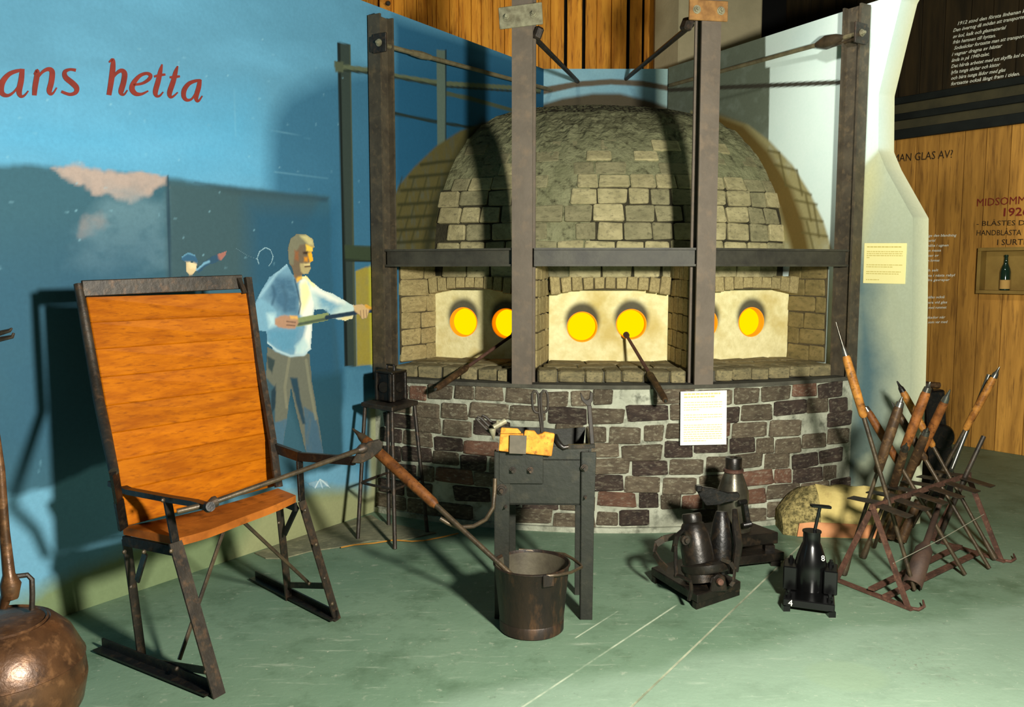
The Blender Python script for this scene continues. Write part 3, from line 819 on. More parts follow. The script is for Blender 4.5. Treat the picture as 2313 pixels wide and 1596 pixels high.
face_bricks(V2(1.042, 4.945), V2(1.15, 4.945), ZL, 1.56, 6, VC, Vector((0, -1, 0)), lens=(0.1, 0.13))
# block facing on the side walls of the outer bays
la = on('L', 902, 700); lb_ = on('L', 981, 700); la.z = lb_.z = 0
ra = on('R', 1783, 700); rb2 = on('R', 1868, 700); ra.z = rb2.z = 0
for a_, b_, n_ in ((la, lb_, LWn), (ra, rb2, RWn)):
    m_ = MB(); m_.prism([a_ + Vector((0, 0, ZL - 0.01)), b_ + Vector((0, 0, ZL - 0.01)), b_ + Vector((0, 0, 1.56)), a_ + Vector((0, 0, 1.56))], n_ * 0.01); m_.build('facing_mortar', 'pier_core', cham)
face_bricks(la, lb_, ZL - 0.01, 1.56, 6, VC, LWn, lens=(0.2, 0.3), proud=0.016)
face_bricks(ra, rb2, ZL - 0.01, 1.56, 6, variants('brick', 'side_brick', 4, 0.06), RWn, lens=(0.16, 0.26), proud=0.016)

# mouth panels: a slab with two round holes, soot above each hole
def panel(bi, holes_px, crown_px):
    fl, fr, pl_, pr_ = BAYS[bi]
    d = (pr_ - pl_); W = d.length; d.normalize(); n = Vector((d.y, -d.x, 0))
    def to_uv(x_, y_):
        r = Vector(ray(x_, y_)); c = Vector(CAM); p = c + r * ((pl_ - c).dot(n) / r.dot(n)); return ((p - pl_).dot(d), p.z)
    hc = [to_uv(*h) for h in holes_px]; R_ = 0.095
    z0, zs, zc = ZL - 0.005, 1.37, 1.43
    m, nt, b = new_mat('panel_paint')
    tc = N(nt, 'ShaderNodeTexCoord').outputs['Object']
    col = mix(nt, noise_fac(nt, tc, 18, 5), lin((244, 234, 178)), lin((224, 212, 152)))
    col = mix(nt, noise_fac(nt, tc, 3, 4, 0.5, 0.7), col, lin((206, 184, 110)))
    org = ROOT(cham)
    for (u, z) in hc:
        p = pl_ + d * u + Vector((0, 0, z + 0.042)) - org
        f = blob(nt, tc, tuple(p), 0.175, (1, 1, 0.95))
        mr = N(nt, 'ShaderNodeMapRange', interpolation_type='SMOOTHSTEP'); mr.inputs['From Min'].default_value = 0.12; mr.inputs['From Max'].default_value = 0.5; mr.inputs['To Max'].default_value = 0.92
        nt.links.new(f, mr.inputs[0])
        col = mix(nt, mr.outputs[0], col, lin((52, 50, 40)))
    nt.links.new(col, b.inputs['Base Color']); b.inputs['Roughness'].default_value = 0.9
    bump(nt, b, noise_fac(nt, tc, 60, 5, 0.2, 0.8), 0.25)
    bm = bmesh.new()
    ns = 18
    outer = [(0, z0), (W, z0)] + [(W * (1 - i / ns), zs + (zc - zs) * math.sin(math.pi * i / ns) ** 0.8 if 0 < i < ns else zs) for i in range(ns + 1)]
    def loop(pts):
        vs = [bm.verts.new(pl_ + d * u + Vector((0, 0, z)) - org) for u, z in pts]
        return vs, [bm.edges.new((vs[i], vs[(i + 1) % len(vs)])) for i in range(len(vs))]
    _, E_ = loop(outer); allE = list(E_)
    for (u, z) in hc:
        _, e2 = loop([(u + R_ * math.cos(a), z + R_ * math.sin(a)) for a in np.linspace(0, 2 * math.pi, 40, endpoint=False)])
        allE += e2
    bmesh.ops.triangle_fill(bm, edges=allE, use_beauty=True, normal=n)
    bm.normal_update()
    ex = bmesh.ops.extrude_face_region(bm, geom=list(bm.faces))
    for v in ex['geom']:
        if isinstance(v, bmesh.types.BMVert): v.co -= n * 0.012
    bmesh.ops.recalc_face_normals(bm, faces=bm.faces)
    me = bpy.data.meshes.new('mouth_panel'); bm.to_mesh(me); bm.free(); me.materials.append(m)
    po = bpy.data.objects.new('mouth_panel', me); COL.objects.link(po); po.parent = cham
    for (u, z) in hc:
        cpt = pl_ + d * u + Vector((0, 0, z))
        m_ = MB(); m_._lathe([(R_ + 0.004, 0.0), (R_ - 0.003, 0.001), (R_ - 0.005, 0.05), (R_ + 0.004, 0.05)], cpt + n * 0.001, -n, 40, False)
        rim = m_.build('hole_rim', 'fire_rim', po, smooth=True)
        m_ = MB(); m_._lathe([(R_ + 0.004, 0.0), (R_ + 0.004, 0.006)], cpt - n * 0.05, -n, 40, True)
        m_.build('glowing_core', 'fire', po)
    return d, n, W
panel(0, [(1047, 727), (1143, 730)], None)
panel(1, [(1315, 738), (1426, 732)], None)
panel(2, [(1591, 730), (1697, 727)], None)

# soldier arches over the mouths
VA = variants('brick', 'cham_brick', 5, 0.06)
for (fl, fr, pl_, pr_) in BAYS:
    d = pr_ - pl_; W = d.length; d.normalize(); n = Vector((d.y, -d.x, 0)); ang = math.atan2(d.y, d.x)
    cnt = int(W / 0.064)
    for i in range(cnt):
        u = (i + 0.5) * W / cnt; s_ = math.sin(math.pi * u / W) ** 0.8
        zb = 1.352 + 0.048 * s_; zt = 1.47
        p = pl_ + d * u + n * 0.045 + Vector((0, 0, (zb + zt) / 2))
        brick(cham, rb.choice(VA), p, (W / cnt - 0.006, 0.1, zt - zb), Euler((0, (u / W - 0.5) * 0.22, ang)))
    m_ = MB(); m_.prism([pl_ + Vector((0, 0, 1.39)), pr_ + Vector((0, 0, 1.39)), pr_ + n * 0.08 + Vector((0, 0, 1.39)), pl_ + n * 0.08 + Vector((0, 0, 1.39))], (0, 0, 0.075))
    m_.build('arch_mortar', 'pier_core', cham)

# --- dome
dome = thing('furnace_dome', (0.63, 5.35, 1.46), 'rounded stone block dome of the furnace rising behind the iron posts', 'furnace dome')
PROF = [(2.155, 1.44), (2.155, 1.64), (2.125, 1.86), (2.07, 2.03), (1.97, 2.2), (1.83, 2.37), (1.66, 2.5), (1.42, 2.63), (1.1, 2.73), (0.7, 2.81), (0.35, 2.84)]
arc = [0.0]
for a_, b_ in zip(PROF[:-1], PROF[1:]): arc.append(arc[-1] + math.hypot(b_[0] - a_[0], b_[1] - a_[1]))
def prof_at(s_):
    r_ = float(np.interp(s_, arc, [p[0] for p in PROF])); z_ = float(np.interp(s_, arc, [p[1] for p in PROF]))
    r2 = float(np.interp(s_ + 0.02, arc, [p[0] for p in PROF])); z2 = float(np.interp(s_ + 0.02, arc, [p[1] for p in PROF]))
    return r_, z_, math.atan2(-(r2 - r_), z2 - z_)            # tilt away from vertical
m_ = MB(); vs = []; fs = []
nt_, ns_ = 150, 90
for i in range(nt_ + 1):
    th = -46 + 92 * i / nt_
    for j in range(ns_ + 1):
        s_ = arc[-1] * j / ns_
        r_, z_, tl = prof_at(s_)
        rough = max(0.0, min(1.0, (s_ - 0.62) / 0.35)); rough = 0.55 * rough + 0.45 * max(0.0, min(1.0, (s_ - 1.02) / 0.1))
        cr = (fbm(np.array([th * 0.5]), np.array([s_ * 10]), 1.0, 41, 4)[0] - 0.5)
        off = -0.012 + rough * (0.016 + 0.05 * cr * (1 if s_ < 1.45 else 0.4))
        vs.append(polar(th, r_ + off * math.cos(tl), z_ + off * math.sin(tl)))
for i in range(nt_):
    for j in range(ns_):
        a = i * (ns_ + 1) + j
        fs.append((a, a + ns_ + 1, a + ns_ + 2, a + 1))
core = m_.add(vs, fs).build('mortar_shell', 'dome_mortar', dome)
core.data.materials.append(M['dome_joint'])
for pf in core.data.polygons:
    cc_ = pf.center + ROOT(dome); th_ = math.degrees(math.atan2(cc_.x - C0.x, C0.y - cc_.y))
    if cc_.z < 2.05 and not (-13.5 < th_ < -3.5): pf.material_index = 1
    if cc_.z > 2.63 and random.random() < 0.42: pf.material_index = 1
me = core.data; bm = bmesh.new(); bm.from_mesh(me)
for p0, n in ((LW0, LWn), (RW0, RWn), (Vector((0, BWY, 0)), Vector((0, -1, 0)))):
    bmesh.ops.bisect_plane(bm, geom=list(bm.verts) + list(bm.edges) + list(bm.faces), plane_co=p0 - n * 0.03 - ROOT(dome), plane_no=-n, clear_outer=True)
bm.to_mesh(me); bm.free()
VD = variants('brick', 'dome_brick', 6, 0.06); VDD = variants('brick', 'dome_brick_dull', 6, 0.06)
s_ = 0.02; j = 0; hb = 0.124
while s_ < 1.02:
    r_, z_, tl = prof_at(s_ + hb / 2)
    th = -42 + rb.uniform(0, 3)
    while th < 42:
        L = rb.choice((0.17, 0.185, 0.2, 0.21, 0.14)); dth = math.degrees(L / r_); tcn = th + dth / 2
        p = polar(tcn, r_ - 0.028 * math.cos(tl), z_ - 0.028 * math.sin(tl))
        if inside(p, 0.0):
            bright = rb.random() < (0.85 - 0.75 * (s_ / 1.1)) * (1.0 if tcn < -14 or tcn > -6 else 0.5)
            me = rb.choice(VD) if bright else rb.choice(VDD)
            sink = 0.0 if bright else rb.uniform(0.002, 0.01)
            p = polar(tcn, r_ - (0.03 + sink) * math.cos(tl), z_ - (0.03 + sink) * math.sin(tl))
            R = Matrix.Rotation(math.radians(tcn), 3, 'Z') @ Matrix.Rotation(-tl, 3, 'X')
            if not (s_ > 0.66 and rb.random() < 0.35 + (s_ - 0.66) * 1.3) and not (-11.5 < tcn < -5.5 and rb.random() < 0.55):
                brick(dome, me, p, (L - rb.uniform(0.008, 0.016), 0.066, hb - rb.uniform(0.007, 0.014)), R)
        th += dth
    s_ += hb; hb = max(0.095, hb - 0.003); j += 1

# --- iron frame
frame = thing('furnace_iron_frame', (0.63, 4.8, ZB), 'rusty iron frame of four tall posts, beams and tie rods around the furnace', 'iron frame')
POSTS = [Vector((-0.785, 5.20, 0)), Vector((0.068, 4.86, 0)), Vector((1.09, 4.838, 0)), Vector((2.062, 5.205, 0))]
TOPS = [3.02, 3.45, 3.45, 3.08]
def frame_dir(p):
    v = (p - C0); v.z = 0; v.normalize(); return v, Vector((-v.y, v.x, 0))       # outward, and its left
def ibeam(m_, p, z0, z1, out, side, w=0.112, dp=0.11, t=0.014):
    R = Matrix((side, out, Vector((0, 0, 1)))).transposed()
    h_ = z1 - z0; c = Vector((p.x, p.y, (z0 + z1) / 2))
    m_.box(c + out * (dp / 2 - t / 2), (w, t, h_), R); m_.box(c - out * (dp / 2 - t / 2), (w, t, h_), R); m_.box(c, (t, dp - 2 * t, h_), R)
postobj = []
for i, p in enumerate(POSTS):
    o_, s_ = frame_dir(p)
    m_ = MB(); w = (0.092, 0.118, 0.112, 0.088)[i]
    ibeam(m_, p, ZB, TOPS[i], o_, s_, w, 0.11 if i in (1, 2) else 0.13)
    postobj.append(m_.build('post', 'iron_post' if i in (1, 2) else 'iron_side', frame))
# beams between the posts
for i in range(3):
    a_ = POSTS[i]; b_ = POSTS[i + 1]; d = (b_ - a_); L = d.length; d.normalize(); n = Vector((d.y, -d.x, 0))
    g0, g1 = (0.03, 0.058, 0.056)[i], (0.058, 0.02, 0.03)[i]
    ca = a_ + d * g0 + n * 0.01; cb = b_ - d * g1 + n * 0.01
    zc = 1.587; m_ = MB(); up = Vector((0, 0, 1))
    for zo, wd, tt in ((0.046, 0.07, 0.012), (-0.046, 0.07, 0.012)):
        m_.bar(ca + up * (zc + zo), cb + up * (zc + zo), wd, tt)
    m_.bar(ca + up * zc, cb + up * zc, 0.014, 0.09)
    m_.build('beam', 'beam_iron', frame)
# clamp plates with hex bolts
def bolt(p, n, r, parent, mat='galv'):
    m_ = MB(); m_._lathe([(r * 1.35, 0), (r * 1.35, 0.004)], p, n, 14, True)
    m_._lathe([(r, 0.004), (r, 0.014)], p, n, 6, True); m_._lathe([(r * 0.55, 0.014), (r * 0.5, 0.026)], p, n, 10, True)
    return m_.build('bolt', mat, parent)
for i, mat, px, hw, hh, roll in ((1, 'galv', (1176, 36), 0.122, 0.058, -0.06), (2, 'brass', (1600, 24), 0.112, 0.054, 0.0), (0, 'iron', (858, 97), 0.05, 0.055, 0.0), (3, 'iron', (1944, 75), 0.055, 0.06, 0.0)):
    o_, s_ = frame_dir(POSTS[i])
    dp = 0.055 if i in (1, 2) else 0.065
    c = POSTS[i] + o_ * (dp + 0.009)
    r = Vector(ray(*px)); cc = Vector(CAM)
    c = cc + r * ((c - cc).dot(o_) / r.dot(o_))
    R = Matrix((s_, o_, Vector((0, 0, 1)))).transposed() @ Matrix.Rotation(roll, 3, 'Y')
    m_ = MB(); m_.box(c, (2 * hw, 0.014, 2 * hh), R); plate = m_.build('clamp_plate', mat, frame, bevel=0.003)
    if i in (1, 2):
        for sx in (-1, 1): bolt(c + R @ Vector((sx * hw * 0.62, 0.007, 0.0)), o_, 0.017, plate)
    else:
        bolt(c + o_ * 0.007, o_, 0.016, plate)
        m_ = MB(); m_.box(c - s_ * (0.06 if i == 0 else -0.06) - o_ * 0.02, (0.03, 0.05, 0.09), R); m_.build('clamp_jaw', 'iron', plate, bevel=0.004)
# tie rods
def rod(pts, r=0.013, mat='rod_iron'):
    m_ = MB(); m_.tube(pts, r, 8); return m_.build('tie_rod', mat, frame, smooth=True)
q = on('B', 1245, 203); q.y -= 0.005
r0 = rod([at(872, 103, 5.2), lerp(at(872, 103, 5.2), q, 0.3), q], 0.0145)
c_ = lerp(at(872, 103, 5.2), q, 0.17); dd = (q - at(872, 103, 5.2)).normalized()
m_ = MB(); m_.tube([c_ - dd * 0.09, c_, c_ + dd * 0.09], [0.018, 0.024, 0.018], 10); m_.build('turnbuckle', 'rod_iron', frame)
q = on('B', 1305, 184); rod([at(1206, 84, 4.93), q], 0.016, 'iron')
q = on('B', 1414, 178); rod([at(1562, 56, 4.93), q], 0.016, 'iron')
q = on('R', 1516, 193); s0 = at(1938, 76, 5.14)
rod([s0, q + RWn * 0.01], 0.0145)
k_ = lerp(s0, q, 0.12); dd = (q - s0).normalized()
m_ = MB(); m_.tube([k_ - dd * 0.12, k_ - dd * 0.05, k_ + dd * 0.02, k_ + dd * 0.1], [0.014, 0.036, 0.044, 0.02], 10); m_.build('turnbuckle', 'pipe_iron', frame, smooth=True)
m_ = MB(); m_.tube([k_ + dd * 0.02 + Vector((0, 0, -.03)), k_ - dd * 0.2 + Vector((0, 0, -0.028))], 0.011, 8); m_.build('tie_rod', 'pipe_iron', frame)
for px, Y in (((1213, 75), 4.9), ((1552, 55), 4.9)):
    p = at(*px, Y); m_ = MB(); m_.box(p, (0.05, 0.07, 0.07), (0.2, 0.3, 0.4)); m_.build('clamp_jaw', 'iron', frame, bevel=0.01)

# ================================================================== PAINTED FIGURES AND LETTERING
Z5 = lambda pts: [(340 + x_ / 2.28, 480 + y_ / 2.28) for x_, y_ in pts]
def figure(name, label, s0, s1, z0, z1, step, ops):
    stash = {}
    def paint(S, Z):
        c = Canvas('L', S, Z, (60, 92, 110)); alpha = np.zeros(S.shape)
        for op in ops:
            kind, pts, col, kw = op
            P = [sz('L', *p) for p in pts]
            if kind == 'p':
                d = sdist(S, Z, P); rag = kw.get('rag', 0.006)
                d = d + (fbm(S, Z, 26, 77 + c.k) - 0.5) * 2 * rag
                m = np.clip(0.5 - d / kw.get('soft', 0.012), 0, 1) * kw.get('amt', 1.0); c.k += 1
                if kw.get('tex'):
                    st = kw.get('st', (1, 1)); m = m * np.clip(1 - kw['tex'] + 2 * kw['tex'] * fbm(S * st[0], Z * st[1], 16, 900 + c.k), 0, 1)
            else:
                d = ldist(S, Z, P); w = kw.get('w', 0.01)
                m = np.clip(0.5 - (d - w / 2) / kw.get('soft', 0.006), 0, 1) * kw.get('amt', 1.0); c.k += 1
            c.over(m, col)
            if kw.get('solid', True): alpha = np.maximum(alpha, m)
        stash['a'] = alpha; return c.c
    o = grid_surface(name, LW0, LWd, LWn, s0, s1, z0, z1, step, paint, keep=lambda S, Z: stash['a'] > 0.42, offset=0.002)
    return tag(o, label, 'mural')
P_ = lambda pts, col, **kw: ('p', Z5(pts), col, kw)
L_ = lambda pts, col, **kw: ('l', Z5(pts), col, kw)
BLU, SHA, WHT, CRM = (112, 154, 176), (70, 108, 134), (236, 240, 226), (250, 240, 176)
ops = [
 # trousers
 P_([(600, 690), (720, 735), (818, 722), (832, 860), (860, 1040), (892, 1245), (800, 1245), (772, 1130), (722, 905), (700, 1080), (672, 1250), (620, 1245), (622, 1000), (592, 850)], (104, 106, 92)),
 P_([(592, 850), (640, 900), (640, 1240), (615, 1240), (620, 1000)], (54, 84, 96), tex=0.4),
 P_([(790, 1000), (850, 1040), (892, 1245), (800, 1245)], (68, 98, 116), tex=0.5, st=(3, 1)),
 P_([(640, 1080), (705, 1060), (672, 1250), (625, 1250)], (72, 104, 122), tex=0.4, st=(3, 1)),
 P_([(718, 850), (755, 850), (770, 960), (800, 1090), (780, 1090), (745, 960)], (40, 66, 80)),
 P_([(600, 740), (640, 760), (625, 830), (605, 800)], (52, 66, 66)),
 P_([(620, 920), (645, 880), (640, 1000), (622, 1040)], (36, 56, 66)),
 L_([(715, 740), (690, 900), (700, 1000)], (134, 132, 108), w=0.02, amt=0.6),
 L_([(800, 760), (820, 900), (850, 1060)], (134, 134, 110), w=0.02, amt=0.6),
 # shoes
 P_([(800, 1385), (850, 1375), (905, 1385), (935, 1420), (860, 1415), (810, 1410)], (132, 168, 184), rag=0.02, tex=0.5),
 L_([(870, 1370), (845, 1420)], (200, 220, 222), w=0.008), L_([(872, 1370), (925, 1418)], (200, 220, 222), w=0.008), L_([(870, 1372), (885, 1420)], (190, 214, 220), w=0.007),
 # shirt
 P_([(700, 262), (742, 330), (795, 330), (850, 385), (880, 420), (852, 470), (832, 560), (826, 700), (790, 732), (720, 740), (640, 712), (598, 670), (592, 605), (540, 585), (520, 500), (556, 420), (610, 330), (660, 300)], BLU),
 P_([(640, 330), (730, 330), (765, 420), (755, 520), (690, 520), (640, 470), (600, 430)], SHA, soft=0.05, tex=0.5, st=(1, 2)),
 P_([(600, 600), (690, 600), (760, 600), (740, 700), (680, 720), (610, 670)], (92, 146, 172), soft=0.04, tex=0.4),
 P_([(765, 345), (795, 333), (850, 388), (880, 425), (845, 480), (832, 570), (822, 700), (785, 730), (745, 725), (790, 640), (800, 585), (770, 520), (775, 440)], WHT, soft=0.03),
 P_([(770, 370), (800, 350), (830, 400), (800, 480), (775, 520)], CRM, soft=0.03),
 P_([(745, 690), (790, 640), (815, 690), (790, 728), (750, 728)], (182, 214, 214), soft=0.03, tex=0.5),
 P_([(800, 336), (870, 388), (940, 418), (1010, 458), (1052, 480), (1040, 545), (1005, 558), (935, 546), (905, 500), (850, 500), (830, 430)], (196, 220, 214), tex=0.2, st=(1, 3)),
 P_([(850, 400), (930, 430), (980, 470), (930, 520), (880, 500)], (120, 168, 190), soft=0.05, tex=0.6, st=(1, 3)),
 P_([(820, 350), (880, 396), (940, 424), (1000, 462), (960, 470), (880, 430), (820, 400)], WHT, soft=0.03),
 P_([(965, 545), (1040, 525), (1040, 548), (1000, 558)], (232, 214, 150), soft=0.02),
 P_([(520, 505), (560, 440), (620, 470), (650, 520), (640, 585), (600, 610), (545, 608), (522, 570)], (118, 164, 186), tex=0.2),
 P_([(600, 520), (640, 520), (645, 580), (610, 590)], (182, 214, 218), soft=0.03, tex=0.4),
 L_([(560, 430), (600, 380), (650, 310), (700, 268)], (160, 198, 212), w=0.012, soft=0.02, amt=0.8),
 L_([(625, 470), (640, 420), (628, 380)], (58, 92, 116), w=0.012, soft=0.02), L_([(690, 500), (700, 440), (680, 380)], (66, 100, 124), w=0.015, soft=0.03),
 L_([(600, 670), (650, 710), (720, 738), (790, 730), (825, 700)], (182, 208, 212), w=0.01, soft=0.012),
 L_([(742, 345), (760, 420), (772, 470), (762, 520)], (52, 74, 92), w=0.008, soft=0.01),
 L_([(775, 335), (800, 330), (840, 375)], (250, 236, 150), w=0.014, soft=0.02),
 # neck, head, face
 P_([(735, 290), (780, 310), (775, 340), (750, 352), (738, 330)], (128, 100, 72)),
 P_([(748, 340), (775, 318), (778, 338), (752, 362)], (230, 176, 70)),
 P_([(706, 190), (716, 135), (750, 108), (800, 110), (836, 140), (843, 178), (828, 200), (830, 225), (836, 250), (822, 258), (826, 290), (815, 312), (790, 318), (768, 332), (742, 318), (712, 262)], (112, 96, 76)),
 P_([(706, 190), (716, 135), (750, 108), (800, 110), (836, 140), (843, 178), (815, 160), (770, 165), (740, 220), (735, 270), (712, 262)], (120, 118, 96)),
 P_([(770, 120), (805, 114), (838, 142), (843, 180), (815, 165), (790, 140)], (196, 184, 128), soft=0.02, tex=0.4),
 P_([(800, 165), (832, 178), (836, 200), (818, 200), (802, 196)], (238, 196, 74)),
 P_([(808, 210), (828, 205), (838, 250), (820, 256), (812, 235)], (240, 176, 40)),
 P_([(788, 228), (808, 230), (808, 252), (790, 250)], (214, 140, 40)),
 P_([(780, 200), (806, 200), (806, 212), (784, 216)], (50, 36, 28)),
 P_([(770, 262), (822, 258), (826, 290), (814, 316), (788, 318), (772, 300)], (176, 160, 112), tex=0.3),
 P_([(790, 266), (822, 262), (822, 272), (792, 276)], (222, 200, 140)), L_([(794, 278), (820, 276)], (70, 46, 34), w=0.008),
 P_([(742, 195), (762, 200), (760, 250), (742, 240)], (140, 92, 60), soft=0.015),
 # hands and the blowpipe
 L_([(755, 565), (905, 536)], (132, 146, 98), w=0.05), L_([(760, 575), (905, 546)], (78, 92, 74), w=0.016), L_([(905, 540), (1040, 518), (1170, 500)], (36, 56, 74), w=0.026),
 P_([(640, 545), (690, 528), (752, 533), (760, 565), (745, 598), (705, 600), (660, 592), (640, 575)], (176, 136, 108)),
 P_([(715, 528), (755, 533), (758, 548), (720, 545)], (228, 178, 96)),
 L_([(700, 560), (745, 565)], (104, 78, 66), w=0.006), L_([(700, 578), (742, 582)], (104, 78, 66), w=0.006),
 P_([(1044, 478), (1085, 470), (1128, 488), (1122, 520), (1115, 542), (1088, 548), (1072, 525), (1048, 505)], (206, 172, 122)),
 L_([(1080, 505), (1082, 540)], (120, 92, 70), w=0.005), L_([(1095, 502), (1098, 542)], (120, 92, 70), w=0.005), L_([(1110, 502), (1112, 538)], (120, 92, 70), w=0.005),
 P_([(1100, 470), (1135, 480), (1160, 495), (1130, 500), (1105, 490)], (214, 160, 60), soft=0.01),
]
figure('painted_glassblower', 'painted man in white shirt holding a blowpipe on the blue wall', 0.85, 2.0, 0.15, 1.78, 0.0045, ops)
ops = [
 P_([(178, 250), (236, 262), (236, 295), (222, 318), (200, 325), (182, 305)], (206, 184, 140)),
 P_([(195, 255), (236, 262), (230, 290), (205, 285)], (226, 206, 160), soft=0.02),
 P_([(154, 240), (172, 210), (205, 203), (232, 218), (244, 244), (240, 268), (215, 252), (170, 252)], (52, 92, 120)),
 L_([(160, 228), (190, 208), (228, 220)], (92, 140, 164), w=0.008),
 P_([(236, 300), (270, 255), (310, 228), (352, 208), (375, 235), (330, 262), (280, 280), (250, 318)], (46, 78, 100)),
 L_([(238, 292), (275, 262), (300, 252)], (110, 158, 182), w=0.012),
 P_([(345, 212), (392, 194), (384, 225), (362, 250), (350, 235)], (158, 104, 92)),
 P_([(120, 330), (250, 320), (300, 330), (300, 400), (60, 400)], (38, 60, 66)),
 L_([(440, 185), (500, 222), (550, 240)], (110, 138, 146), w=0.006),
 L_([(556, 262), (548, 235), (560, 200), (590, 180), (615, 190), (630, 225), (622, 255), (608, 275)], (142, 176, 188), w=0.01),
]
figure('painted_boy', 'small painted figure in a blue cap blowing a glass bubble on the wall', 0.3, 1.45, 1.2, 1.75, 0.0045, ops)

# big red lettering, brush strokes of varying width
ZL_ = 2.494
def ribbon(m_, pts, plane='L', off=0.003):
    P = []
    # smooth the stroke
    xs = [p[0] / ZL_ for p in pts]; ys = [p[1] / ZL_ for p in pts]; ws = [p[2] * 1.2 / ZL_ + 0.6 for p in pts]
    t = np.linspace(0, len(pts) - 1, (len(pts) - 1) * 5 + 1); n = len(pts)
    def cr(v, tt):
        i = min(int(tt), n - 2); f = tt - i
        p0, p1, p2, p3 = v[max(i - 1, 0)], v[i], v[i + 1], v[min(i + 2, n - 1)]
        return 0.5 * (2 * p1 + (p2 - p0) * f + (2 * p0 - 5 * p1 + 4 * p2 - p3) * f * f + (3 * p1 - p0 - 3 * p2 + p3) * f ** 3)
    X = [cr(xs, k) for k in t]; Y = [cr(ys, k) for k in t]; Wd = [cr(ws, k) for k in t]
    vs = []
    for k in range(len(t)):
        a_ = max(k - 1, 0); b_ = min(k + 1, len(t) - 1)
        dx, dy = X[b_] - X[a_], Y[b_] - Y[a_]; l = math.hypot(dx, dy) + 1e-9
        nx, ny = -dy / l * Wd[k] / 2, dx / l * Wd[k] / 2
        vs += [on(plane, X[k] + nx, Y[k] + ny) + LWn * off, on(plane, X[k] - nx, Y[k] - ny) + LWn * off]
    m_.add(vs, [(2 * k, 2 * k + 1, 2 * k + 3, 2 * k + 2) for k in range(len(t) - 1)])
LET = {
 'letter_a': [[(130, 396, 10), (95, 400, 16), (50, 418, 20), (15, 458, 26), (4, 500, 27), (14, 530, 22), (45, 538, 14), (80, 515, 9), (112, 470, 8)], [(124, 388, 20), (118, 450, 25), (106, 515, 25), (116, 542, 16), (136, 538, 9), (158, 512, 5)]],
 'letter_n': [[(190, 420, 5), (208, 398, 16), (206, 430, 24), (196, 490, 24), (192, 538, 20)], [(203, 450, 8), (235, 408, 12), (270, 390, 18), (292, 405, 24), (288, 460, 25), (276, 510, 24), (284, 530, 14), (300, 522, 8), (318, 494, 5)]],
 'letter_s': [[(426, 396, 14), (392, 392, 12), (364, 405, 18), (368, 436, 24), (408, 470, 26), (430, 496, 24), (424, 522, 18), (390, 532, 14), (344, 516, 12)]],
 'letter_h': [[(612, 352, 6), (634, 336, 14), (634, 380, 24), (626, 450, 25), (612, 536, 22)], [(622, 462, 8), (648, 420, 12), (680, 398, 18), (700, 415, 24), (694, 465, 25), (680, 515, 24), (688, 532, 14), (700, 530, 8), (716, 508, 5)]],
 'letter_e': [[(750, 478, 10), (800, 470, 12), (838, 446, 16), (846, 424, 16), (822, 414, 14), (785, 428, 16), (752, 466, 22), (742, 502, 25), (762, 528, 20), (796, 530, 12), (834, 512, 6)]],
 'letter_t': [[(912, 362, 5), (902, 400, 18), (890, 455, 23), (874, 515, 23), (880, 540, 14), (898, 540, 9), (918, 518, 5)], [(866, 432, 9), (898, 424, 12), (930, 420, 9)]],
 'letter_t.001': [[(1000, 372, 5), (988, 405, 18), (974, 460, 23), (954, 520, 23), (958, 546, 14), (976, 542, 9), (1000, 520, 5)], [(954, 436, 9), (984, 434, 12), (1012, 430, 9)]],
 'letter_a.001': [[(1130, 452, 9), (1100, 456, 14), (1062, 472, 18), (1036, 508, 22), (1034, 545, 20), (1052, 564, 14), (1080, 556, 9), (1106, 516, 8)], [(1124, 448, 16), (1118, 490, 21), (1104, 540, 21), (1106, 566, 14), (1118, 568, 9), (1138, 540, 5)]],
}
lt = thing('wall_lettering', on('L', 230, 230), 'large red painted words ans hetta on the blue wall', 'lettering')
for nm, strokes in LET.items():
    m_ = MB()
    for i_, s_ in enumerate(strokes): ribbon(m_, s_, off=0.003 + 0.0004 * i_)
    m_.build(nm.split('.')[0], 'red_paint', lt)

# text painted on the far timber wall
def text_mesh(s):
    cu = bpy.data.curves.new('t', 'FONT'); cu.body = s; cu.size = 1.0; cu.resolution_u = 2; cu.offset = 0.0 if s.isupper() or len(s) < 3 else 0.016
    ob = bpy.data.objects.new('t', cu); COL.objects.link(ob)
    dg = bpy.context.evaluated_depsgraph_get(); dg.update()
    me = bpy.data.meshes.new_from_object(ob.evaluated_get(dg))
    bpy.data.objects.remove(ob, do_unlink=True); return me
def wall_text(parent, s, x0, y0, x1, y1, hpx, mat, shear=0.0, off=0.012, wplus=0.0):
    a_ = on('T', x0, y0); b_ = on('T', x1, y1)
    t0 = on('T', x0, y0 - hpx); h_ = (t0 - a_).length
    me = text_mesh(s)
    co = np.array([v.co[:] for v in me.vertices]); 
    if len(co) == 0: return
    mn = co[:, 0].min(); mx = co[:, 0].max()
    L = (b_ - a_); W = L.length; dx = L.normalized(); upv = (TWn.cross(dx)).normalized()
    if upv.z < 0: upv = -upv
    org = ROOT(parent)
    for v in me.vertices:
        u = (v.co.x - mn) / (mx - mn) * W; w = v.co.y / 0.7 * h_
        p = a_ + dx * (u + shear * w) + upv * w + TWn * off - org
        v.co = p
    me.materials.clear(); me.materials.append(M[mat]); me.update()
    o = bpy.data.objects.new('text_line', me); COL.objects.link(o); o.parent = parent; return o
T5 = lambda x_, y_: (2080 + x_ / 5.322, y_ / 5.322)
up_text = thing('upper_text', on('T', 2150, 200), 'slanting white handwritten lines on the dark upper boards', 'lettering')
